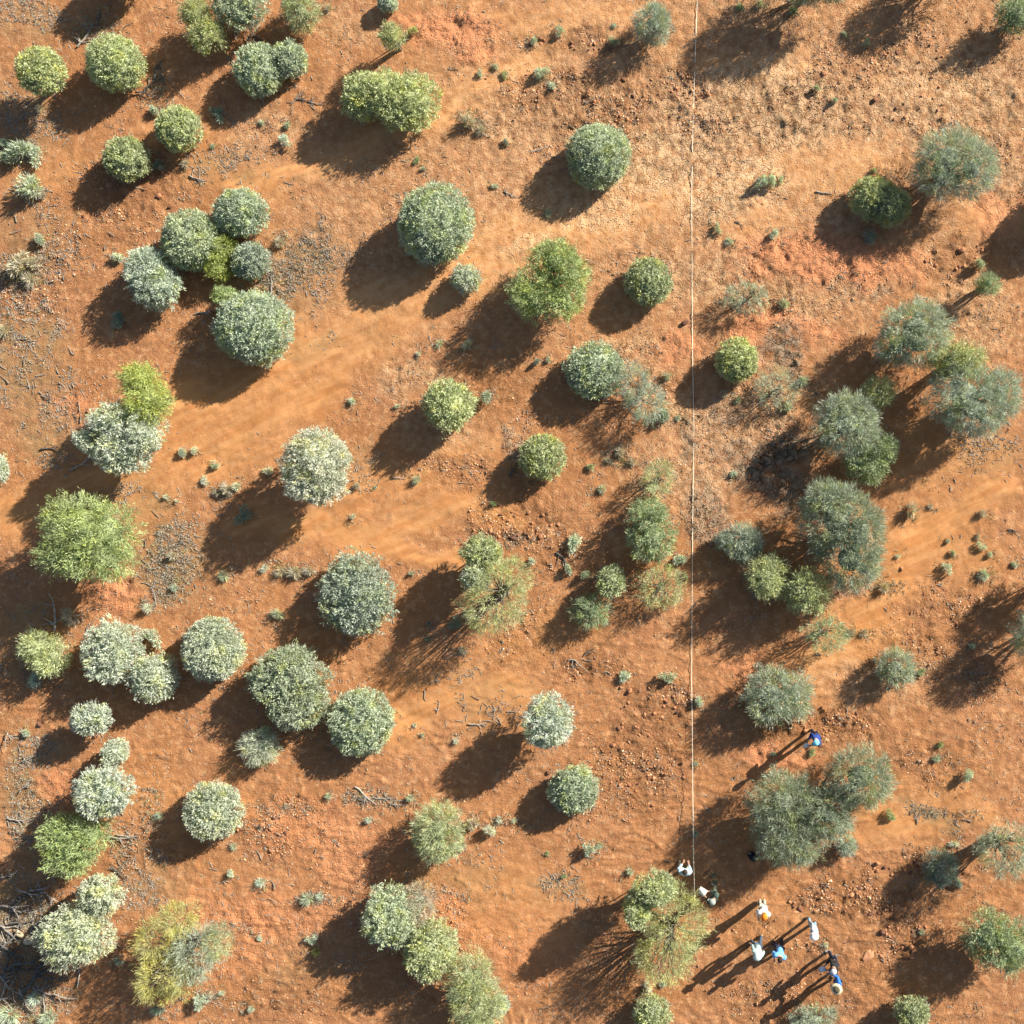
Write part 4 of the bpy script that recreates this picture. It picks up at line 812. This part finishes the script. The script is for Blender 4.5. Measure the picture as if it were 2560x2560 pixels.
z = relief(p[:, 0], p[:, 1]) + .008; a = rng.uniform(0, 6.28, n); L = .05 + .17 * rng.random(n) ** 2; th = rng.uniform(.008, .018, n)
dv = np.stack([np.cos(a), np.sin(a), rng.normal(0, .12, n)], 1); sd = np.stack([-np.sin(a), np.cos(a), np.zeros(n)], 1); up = np.array([0, 0, 1.0])
C = np.concatenate([p, z[:, None]], 1); ring = []
for e, k in ((-.5, 1.0), (.5, .6)):
    for (u_, v_) in ((-1, 0), (0, 1.2), (1, 0)):
        ring.append(C + dv * (e * L)[:, None] + (sd * u_ + up * v_) * (th * k)[:, None])
V = np.stack(ring, 1).reshape(-1, 3)
q = np.array([(0, 1, 4, 3), (1, 2, 5, 4), (2, 0, 3, 5)])
F = (q[None] + (np.arange(n) * 6)[:, None, None]).reshape(-1, 4)
lm = link('twig_litter', mesh_np('twig_litter', V, F, M_DEAD), kind='stuff'); lm['label'] = 'fine grey twigs and bark bits littering the soil'; lm['category'] = 'litter'
# dry ground-hugging herbs and grass bits
p = scatter(4200, [('litter', .35), ('grey', .25), ('pale', .06), ('sand', -.05)], .04); n0 = len(p); m = 6
MATS = [(920,1985,60,20),(985,2010,60,16),(880,2000,30,14),(1255,2052,35,9),(560,1226,40,16),(735,1430,60,13),(2370,2030,100,11),(420,1400,60,90),(430,1480,40,40),(300,2090,40,28),(310,2150,18,60),(1550,1140,50,40),(2145,1580,40,11),
        (2210,1470,60,22),(790,2245,60,14),(60,2000,30,120),(90,1690,50,30),(60,680,55,40),(75,470,32,18),(55,385,60,34),(210,80,45,30),(1190,315,40,20),(1365,198,34,16),(600,2319,55,12),(510,2490,55,14),(1750,1750,20,18),(1470,2140,40,14),
        (770,640,60,50),(690,700,50,50),(60,2320,90,90),(90,2500,110,50),(250,60,60,40),(400,230,30,60),(700,2020,90,14),(620,2060,60,14),(1330,2060,50,9),(380,2020,30,60),(1860,1760,70,14),(2430,1690,60,16),(640,700,40,20)]
extra = []
MATS = MATS + [(px_ + rng.normal() * r_ * .5, py_ + rng.normal() * r_ * .4, r_ * 1.25, r_ * .9) for (px_, py_, r_, k_, c_) in SMALL]
for (mx_, my_, mrx, mry) in MATS:
    k = int(mrx * mry * math.pi / 42) + 5; a = rng.uniform(0, 6.28, k); q = np.sqrt(rng.random(k)); jx = rng.normal(0, 8, k); jy = rng.normal(0, 6, k)
    extra.append(np.stack([(mx_ + mrx * q * np.cos(a) + jx - PX) / S, (PY - my_ - mry * q * np.sin(a) + jy) / S], 1))
p = np.concatenate([p] + extra); n0 = len(p)
idx = np.repeat(np.arange(n0), m); zz = relief(p[:, 0], p[:, 1])
Pp = np.stack([p[idx, 0] + rng.normal(size=n0 * m) * .03, p[idx, 1] + rng.normal(size=n0 * m) * .03, zz[idx]], 1)
A = unit(rng.normal(size=(n0 * m, 3)) * .7 + np.array([0, 0, .9]))
V, F = blades(Pp, A, rng.uniform(.05, .13, n0 * m), rng.uniform(.015, .03, n0 * m), rng)
dg = link('dry_grass', mesh_np('dry_grass', V, F, leafmat('dry'), np.repeat(rng.random(n0 * m), 3)), kind='stuff'); dg['label'] = 'sparse dry grass and herbs scattered over the soil'; dg['category'] = 'grass'

# ------------------------------------------------------------------ measuring tape
TP = [(1743.6,-60,.01),(1743,0,.01),(1737,160,.01),(1732,330,.01),(1729,490,.01),(1730,680,.01),(1731,860,.01),(1734.7,1072,.01),(1732,1280,.01),(1730,1517,.02),(1729,1700,.06),(1731,1860,.16),(1732,1980,.26),(1734,2145,.40),(1737,2252,.50)]
pts = []
for i in range(len(TP) - 1):
    n = 14
    for k in range(n):
        t = k / n; a, b = TP[i], TP[i + 1]; h = a[2] * (1 - t) + b[2] * t
        x, y = W(a[0] * (1 - t) + b[0] * t, a[1] * (1 - t) + b[1] * t, h); pts.append((x, y, h))
x, y = W(TP[-1][0], TP[-1][1], .5); pts.append((x, y, .5))
pa = np.array(pts); gh = relief(pa[:, 0], pa[:, 1]); gh = np.convolve(np.pad(gh, 4, 'edge'), np.ones(9) / 9, 'valid')
pa[:, 2] += gh + .012
V = []; F = []
for i, c in enumerate(pa):
    tw = .5 * math.sin(i * .21) * (1 if pa[i, 1] > -6 else .4); cx_, sz_ = math.cos(tw) * .0105, math.sin(tw) * .0105
    for (u_, v_) in ((-1, -.003), (1, -.003), (1, .003), (-1, .003)): V.append((c[0] + u_ * cx_, c[1], c[2] + u_ * sz_ + v_))
for i in range(len(pa) - 1):
    for k in range(4): F.append((i * 4 + k, i * 4 + (k + 1) % 4, i * 4 + 4 + (k + 1) % 4, i * 4 + 4 + k))
M_TAPE = simplemat('tape_plastic', (.86, .82, .66), .06, 3, .5)
link('measuring_tape', mesh_np('measuring_tape', V, F, M_TAPE), label='long straight pale yellow-white measuring tape stretched down the plot', cat='tape measure')

# ------------------------------------------------------------------ people
M_SKIN = simplemat('skin', (.42, .24, .16), .08, 20, .6)
M_HAIR = simplemat('hair', (.035, .025, .02), .3, 40, .7)
CM = {}
def cloth(name, c):
    if name not in CM: CM[name] = simplemat('cloth_' + name, c, .10, 16, .9, .01)
    return CM[name]
def skin_obj(name, verts, edges, mat, parent, root=0, sub=2):
    me = bpy.data.meshes.new(name); bm = bmesh.new(); ly = bm.verts.layers.skin.verify()
    bv = []
    for i, (co, r) in enumerate(verts):
        v = bm.verts.new(co); v[ly].radius = (r, r) if not isinstance(r, tuple) else r; v[ly].use_root = (i == root); bv.append(v)
    for a, b in edges: bm.edges.new((bv[a], bv[b]))
    bm.to_mesh(me); bm.free(); me.materials.append(mat)
    o = link(name, me, parent)
    s = o.modifiers.new('skin', 'SKIN'); s.use_smooth_shade = True
    d = o.modifiers.new('sub', 'SUBSURF'); d.levels = sub; d.render_levels = sub
    return o
def chain(verts, edges, start, pts):
    i = start
    for co, r in pts:
        verts.append((co, r)); j = len(verts) - 1
        if i is not None: edges.append((i, j))
        i = j
    return i
def lathe(name, prof, mat, parent, loc, rot=(0, 0, 0), sq=1.0, n=20):
    V = []; F = []
    for (r, z) in prof:
        for k in range(n): a = 2 * math.pi * k / n; V.append((r * math.cos(a) * sq, r * math.sin(a), z))
    for i in range(len(prof) - 1):
        for k in range(n): F.append((i * n + k, i * n + (k + 1) % n, (i + 1) * n + (k + 1) % n, (i + 1) * n + k))
    o = link(name, mesh_np(name, V, F, mat, None, True), parent, loc=loc); o.rotation_euler = rot; return o
def person(label, px, py, face, shirt, trouser, boots, hat=None, hatband=None, hair=True, arms='hold', stride=.15, width=.12, bend=8, h=1.0, shorts=False, vest=None):
    """px, py: feet in the photograph; face: direction looked at, degrees counter-clockwise from the photograph's right"""
    x, y = W(px, py); root = link('person', None, label=label, cat='person', group='people standing near the end of the tape', loc=(x, y, gz(x, y) + .01)); root.rotation_euler = (0, 0, math.radians(face - 90)); h *= 1.03; root.scale = (h, h, h)
    b = math.radians(bend); sb, cb = math.sin(b), math.cos(b)
    hip = Vector((0, 0, .93))
    def tor(u, z, f=0): return Vector((u, z * sb + f * cb, .93 + z * cb - f * sb))
    st = stride / 2
    leg = {}
    for s in (-1, 1):
        leg[s] = [Vector((s * .085, 0, .90)), Vector((s * (.04 + width * .62), s * st * .45 + .035, .49)), Vector((s * width, s * st - .02, .09)), Vector((s * (width + .02), s * st + .15, .035))]
    arm = {}
    for s in (-1, 1):
        sh = tor(s * .18, .475)
        if arms == 'hold': el = tor(s * .25, .22, .06); wr = tor(s * .11, .24, .31); pd = Vector((-s * .25, .93, .1)).normalized()
        elif arms == 'down': el = tor(s * .245, .19, -.03); wr = Vector((s * .255, el.y + .07, .86)); pd = Vector((0, .2, -.97))
        elif arms == 'reach' and s == 1: el = tor(s * .30, .36, .17); wr = tor(s * .22, .36, .42); pd = Vector((-.1, .95, .1)).normalized()
        elif arms == 'hips': el = tor(s * .36, .24, -.07); wr = tor(s * .20, .06, .10); pd = Vector((-s * .7, .5, -.4)).normalized()
        else: el = tor(s * .245, .19, -.03); wr = Vector((s * .24, el.y + .12, .88)); pd = Vector((0, .3, -.95))
        arm[s] = (sh, el, wr, pd)
    # --- the body: one skinned surface from crown to toes
    vb = []; eb = []
    i0 = chain(vb, eb, None, [(hip, .115)])
    i1 = chain(vb, eb, i0, [(tor(0, .17), .108), (tor(0, .36), .125), (tor(0, .47), .09)])
    hd = tor(0, .60); fw = Vector((0, cb, -sb * .5)); hf = Vector((0, .035, -.005))
    i2 = chain(vb, eb, i1, [(tor(0, .54, .01), .052), (hd + hf * .4, .07), (hd + Vector((0, .035, .075)), .088), (hd + Vector((0, .02, .15)), .075)])
    head_c = hd + Vector((0, .03, .075))
    chain(vb, eb, i2 - 1, [(head_c + Vector((0, .098, -.012)), .014)])                   # nose
    for s in (-1, 1): chain(vb, eb, i2 - 1, [(head_c + Vector((s * .088, -.005, -.005)), .016)])   # ears
    for s in (-1, 1):
        k = chain(vb, eb, i0, [(leg[s][0], .088), (leg[s][0] * .5 + leg[s][1] * .5, .074), (leg[s][1], .056), (leg[s][1] * .55 + leg[s][2] * .45, .054), (leg[s][2], .038), (leg[s][3], .034)])
        sh, el, wr, pd = arm[s]
        k = chain(vb, eb, i1, [(sh, .056), (sh * .5 + el * .5, .046), (el, .039), (el * .45 + wr * .55, .037), (wr, .027)])
        pm = wr + pd * .055
        side = pd.cross(Vector((0, 0, 1))); side = side.normalized() if side.length > .2 else Vector((0, 1, 0)); dn = pd.cross(side).normalized()
        if dn.z > 0: dn = -dn
        kp = chain(vb, eb, k, [(pm, .030)])
        for f, (of, ln) in enumerate(((-.030, .062), (-.010, .074), (.011, .070), (.030, .054))):
            b0 = pm + pd * .028 + side * of
            chain(vb, eb, kp, [(b0, .0095), (b0 + pd * ln * .5 + dn * .010, .0085), (b0 + pd * ln * .82 + dn * .034, .0075)])
        t0 = wr + pd * .03 - side * s * .034 + dn * .008
        chain(vb, eb, kp, [(t0, .0105), (t0 + pd * .034 - side * s * .014 + dn * .015, .0085)])
    skin_obj('body', vb, eb, M_SKIN, root)
    # eyes and mouth
    for s in (-1, 1):
        lathe('eye', [(.0, .010), (.009, .006), (.012, 0), (.0, -.010)], M_HAIR, root, head_c + Vector((s * .033, .080, .012)), n=8)
    # --- clothes
    vt = []; et = []
    c0 = chain(vt, et, None, [(hip, .125)])
    for s in (-1, 1):
        pts = [(leg[s][0] + Vector((0, 0, -.02)), .104), (leg[s][0] * .5 + leg[s][1] * .5, .088), (leg[s][1], .070)]
        if not shorts: pts += [(leg[s][1] * .5 + leg[s][2] * .5, .066), (leg[s][2] + Vector((0, 0, .01)), .058)]
        chain(vt, et, c0, pts)
    skin_obj('trousers', vt, et, trouser, root)
    vt = []; et = []
    c0 = chain(vt, et, None, [(tor(0, -.05), .150), (tor(0, .17), .148), (tor(0, .36), .160), (tor(0, .475), .112)])
    for s in (-1, 1):
        sh, el, wr, pd = arm[s]
        chain(vt, et, c0, [(sh, .084), (sh * .5 + el * .5, .070), (el, .060), (el * .35 + wr * .65, .046), (el * .1 + wr * .9, .040)])
    skin_obj('shirt', vt, et, shirt, root)
    for s in (-1, 1):
        a, t = leg[s][2], leg[s][3]
        skin_obj('boot', [(a + Vector((0, -.01, .07)), .054), (a + Vector((0, -.01, -.035)), .054), ((a + t) * .5 + Vector((0, 0, -.012)), .050), (t + Vector((0, .01, .008)), .044)], [(0, 1), (1, 2), (2, 3)], boots, root, 1, 1)
    top = head_c + Vector((0, -.008, .058))
    if hair:
        lathe('hair', [(.098, -.075), (.107, -.02), (.103, .035), (.082, .075), (.045, .098), (0, .104)], M_HAIR, root, head_c + Vector((0, -.016, .020)), (-.25, 0, 0), .90)
    if hat:
        kind, m = hat
        if kind == 'brim': prof = [(.195, -.012), (.185, .0), (.118, .010), (.112, .06), (.098, .098), (.055, .116), (0, .120)]
        elif kind == 'cap': prof = [(.112, -.02), (.113, .03), (.098, .075), (.055, .105), (0, .112)]
        else: prof = [(.16, -.035), (.118, .012), (.112, .06), (.095, .095), (.05, .108), (0, .110)]
        ho = lathe('hat', prof, m, root, top, (-.12 - b * .4, 0, 0), .92); ho.scale = (1.13, 1.13, 1.08)
        if kind == 'cap':
            V = [(u * .075, .09 + .085 * math.sqrt(max(0, 1 - u * u)) * t, -.005 - .018 * t + z_) for z_ in (0, .006) for t in (0, 1) for u in (-1, -.6, -.2, .2, .6, 1)]
            F = [(k, k + 1, k + 7, k + 6) for k in range(5)] + [(12 + k, 13 + k, 19 + k, 18 + k) for k in range(5)] + [(6 + k, 7 + k, 19 + k, 18 + k) for k in range(5)]
            link('peak', mesh_np('peak', V, F, m), ho)
        if hatband: lathe('hat_crown', [(.117, .012), (.115, .06), (.100, .102), (.055, .121), (0, .125)], hatband, ho, (0, 0, 0), (0, 0, 0), .92)
    hands = {s: root.matrix_basis @ (arm[s][2] + arm[s][3] * .09) for s in (-1, 1)}
    root['hands'] = 0; del root['hands']
    return root, hands
def held_board(label, hands, face, size=(.22, .30), up=.02, off=.10, sheet=(.8, .8, .8)):
    c = (hands[-1] + hands[1]) * .5; f = math.radians(face); c = c + Vector((math.cos(f) * off, math.sin(f) * off, up))
    o = link('clipboard', None, label=label, cat='clipboard', loc=c); o.rotation_euler = (math.radians(-12), 0, f - math.pi / 2)
    def slab(name, sx, sy, z0, z1, m, y0=0):
        V = [(sx * u / 2, sy * v / 2 + y0, z_) for z_ in (z0, z1) for (u, v) in ((-1, -1), (1, -1), (1, 1), (-1, 1))]
        return link(name, mesh_np(name, V, [(3, 2, 1, 0), (4, 5, 6, 7), (0, 1, 5, 4), (1, 2, 6, 5), (2, 3, 7, 6), (3, 0, 4, 7)], m), o)
    slab('board', size[0], size[1], 0, .004, cloth('board', (.20, .13, .07)))
    slab('sheet', size[0] * .93, size[1] * .93, .006, .009, cloth('paper', (.80, .80, .80)), -.005)
    slab('clip', size[0] * .35, .03, .011, .018, cloth('steel', (.35, .35, .36)), size[1] * .44)
    return o
C_ = cloth
WHITE = C_('white', (.80, .80, .77)); NAVY = C_('navy', (.018, .024, .05)); BLUE = C_('blue', (.035, .17, .62)); LBLUE = C_('light_blue', (.42, .62, .82)); DKBLUE = C_('dark_blue', (.02, .05, .22))
BLACK = C_('black', (.018, .02, .022)); KHAKI = C_('khaki', (.42, .38, .27)); PGREEN = C_('pale_green', (.36, .42, .30)); DGREEN = C_('dark_green', (.035, .06, .055)); JEANS = C_('jeans', (.05, .085, .13))
TEAL = C_('grey_teal', (.30, .42, .42)); TAN = C_('tan', (.50, .36, .17)); ORANGE = C_('orange', (.90, .22, .02)); GREY = C_('pale_grey', (.40, .44, .48)); STRAW = C_('straw', (.62, .52, .34)); DBAND = C_('dark_olive', (.09, .08, .05)); CYAN = C_('cyan', (.20, .58, .72)); BOOTB = C_('boot_brown', (.12, .07, .04))

_, hA = person('person in dark blue clothes and pale cap standing above the huge thicket', 2034, 1827, 215, DKBLUE, NAVY, BOOTB, ('cap', CYAN), arms='hold', stride=.1, bend=12)
held_board('clipboard held by the person in dark blue above the huge thicket', hA, 215, (.16, .22))
person('person in white and blue shirt standing with legs apart beside the tape', 1710, 2161, 80, LBLUE, PGREEN, KHAKI, None, arms='hold', stride=.0, width=.17, bend=20)
_, hB = person('person in dark top and pale green trousers holding a white sheet near the tape end', 1785, 2221, 150, DGREEN, PGREEN, KHAKI, ('cap', C_('grey_cap', (.28, .32, .31))), arms='hold', stride=.12, bend=10)
held_board('large white sheet on a board held near the tape end', hB, 150, (.30, .34), .03, .12)
person('person in white shirt and orange cap standing apart with arms in front', 1904, 2248, 255, WHITE, C_('stone', (.40, .385, .33)), KHAKI, ('cap', ORANGE), arms='hold', stride=.04, width=.08, bend=4)
person('person in pale grey top, white hat and light blue jeans, right of the orange cap', 2028, 2299, 200, GREY, C_('sky_jeans', (.22, .42, .58)), BLACK, ('bucket', WHITE), arms='down', stride=.18, bend=6)
person('person with tan boots and dark jeans walking, leftmost of the front row', 1890, 2344, 240, TEAL, JEANS, TAN, ('bucket', C_('pale_teal', (.55, .68, .68))), arms='down', stride=.36, bend=8)
person('person in bright light blue shirt and dark trousers, second in the front row', 1944, 2349, 250, C_('sky_blue', (.14, .42, .85)), NAVY, BLACK, None, arms='hold', stride=.2, width=.13, bend=12)
_, hC = person('person in black jacket and pale cap holding papers, upper of the right pair', 2079, 2381, 200, BLACK, NAVY, C_('shoe_grey', (.4, .4, .42)), ('cap', GREY), arms='hold', stride=.16, bend=14)
held_board('white papers held by the person in the black jacket', hC, 200, (.21, .28), .0, .10)
person('person in royal blue shirt and straw hat, lowest of the right pair', 2086, 2432, 150, BLUE, JEANS, TAN, ('brim', STRAW), DBAND, arms='reach', stride=.16, bend=14)

# black backpack in the thicket's shade
x, y = W(1882, 2142, .15); bp = link('backpack', None, label='black backpack lying in the shade at the foot of the huge thicket', cat='backpack', loc=(x, y, gz(x, y)))
bp.rotation_euler = (0, 0, .7)
def pillow(name, sx, sy, sz, loc, mat, parent):
    V = IV2.copy(); V = np.sign(V) * np.abs(V) ** .55; V *= np.array([sx, sy, sz]); return link(name, mesh_np(name, V, IF2, mat, None, True), parent, loc=loc)
BK = C_('pack_black', (.012, .016, .02))
pillow('bag', .15, .20, .12, (0, 0, .12), BK, bp); pillow('front_pocket', .10, .12, .04, (0, -.04, .23), C_('pack_grey', (.03, .035, .04)), bp)
for s in (-1, 1):
    pth = [(s * .08, .17, .16), (s * .10, .23, .22), (s * .11, .12, .285), (s * .10, -.06, .27), (s * .09, -.17, .18)]
    V, F = tube(pth, [.018] * 5, 6); link('strap', mesh_np('strap', V, F, BK, None, True), bp)
V, F = tube([(-.04, .17, .20), (0, .20, .25), (.04, .17, .20)], [.012] * 3, 6); link('grab_handle', mesh_np('grab_handle', V, F, C_('pale_trim', (.55, .55, .55)), None, True), bp)

tot = 0
for o in scene.objects:
    if o.type == 'MESH': pass
for me in bpy.data.meshes: tot += sum(max(1, len(p_.vertices) - 2) for p_ in me.polygons[:1]) * len(me.polygons)
print('TRIS', tot, 'OBJECTS', len(scene.objects))
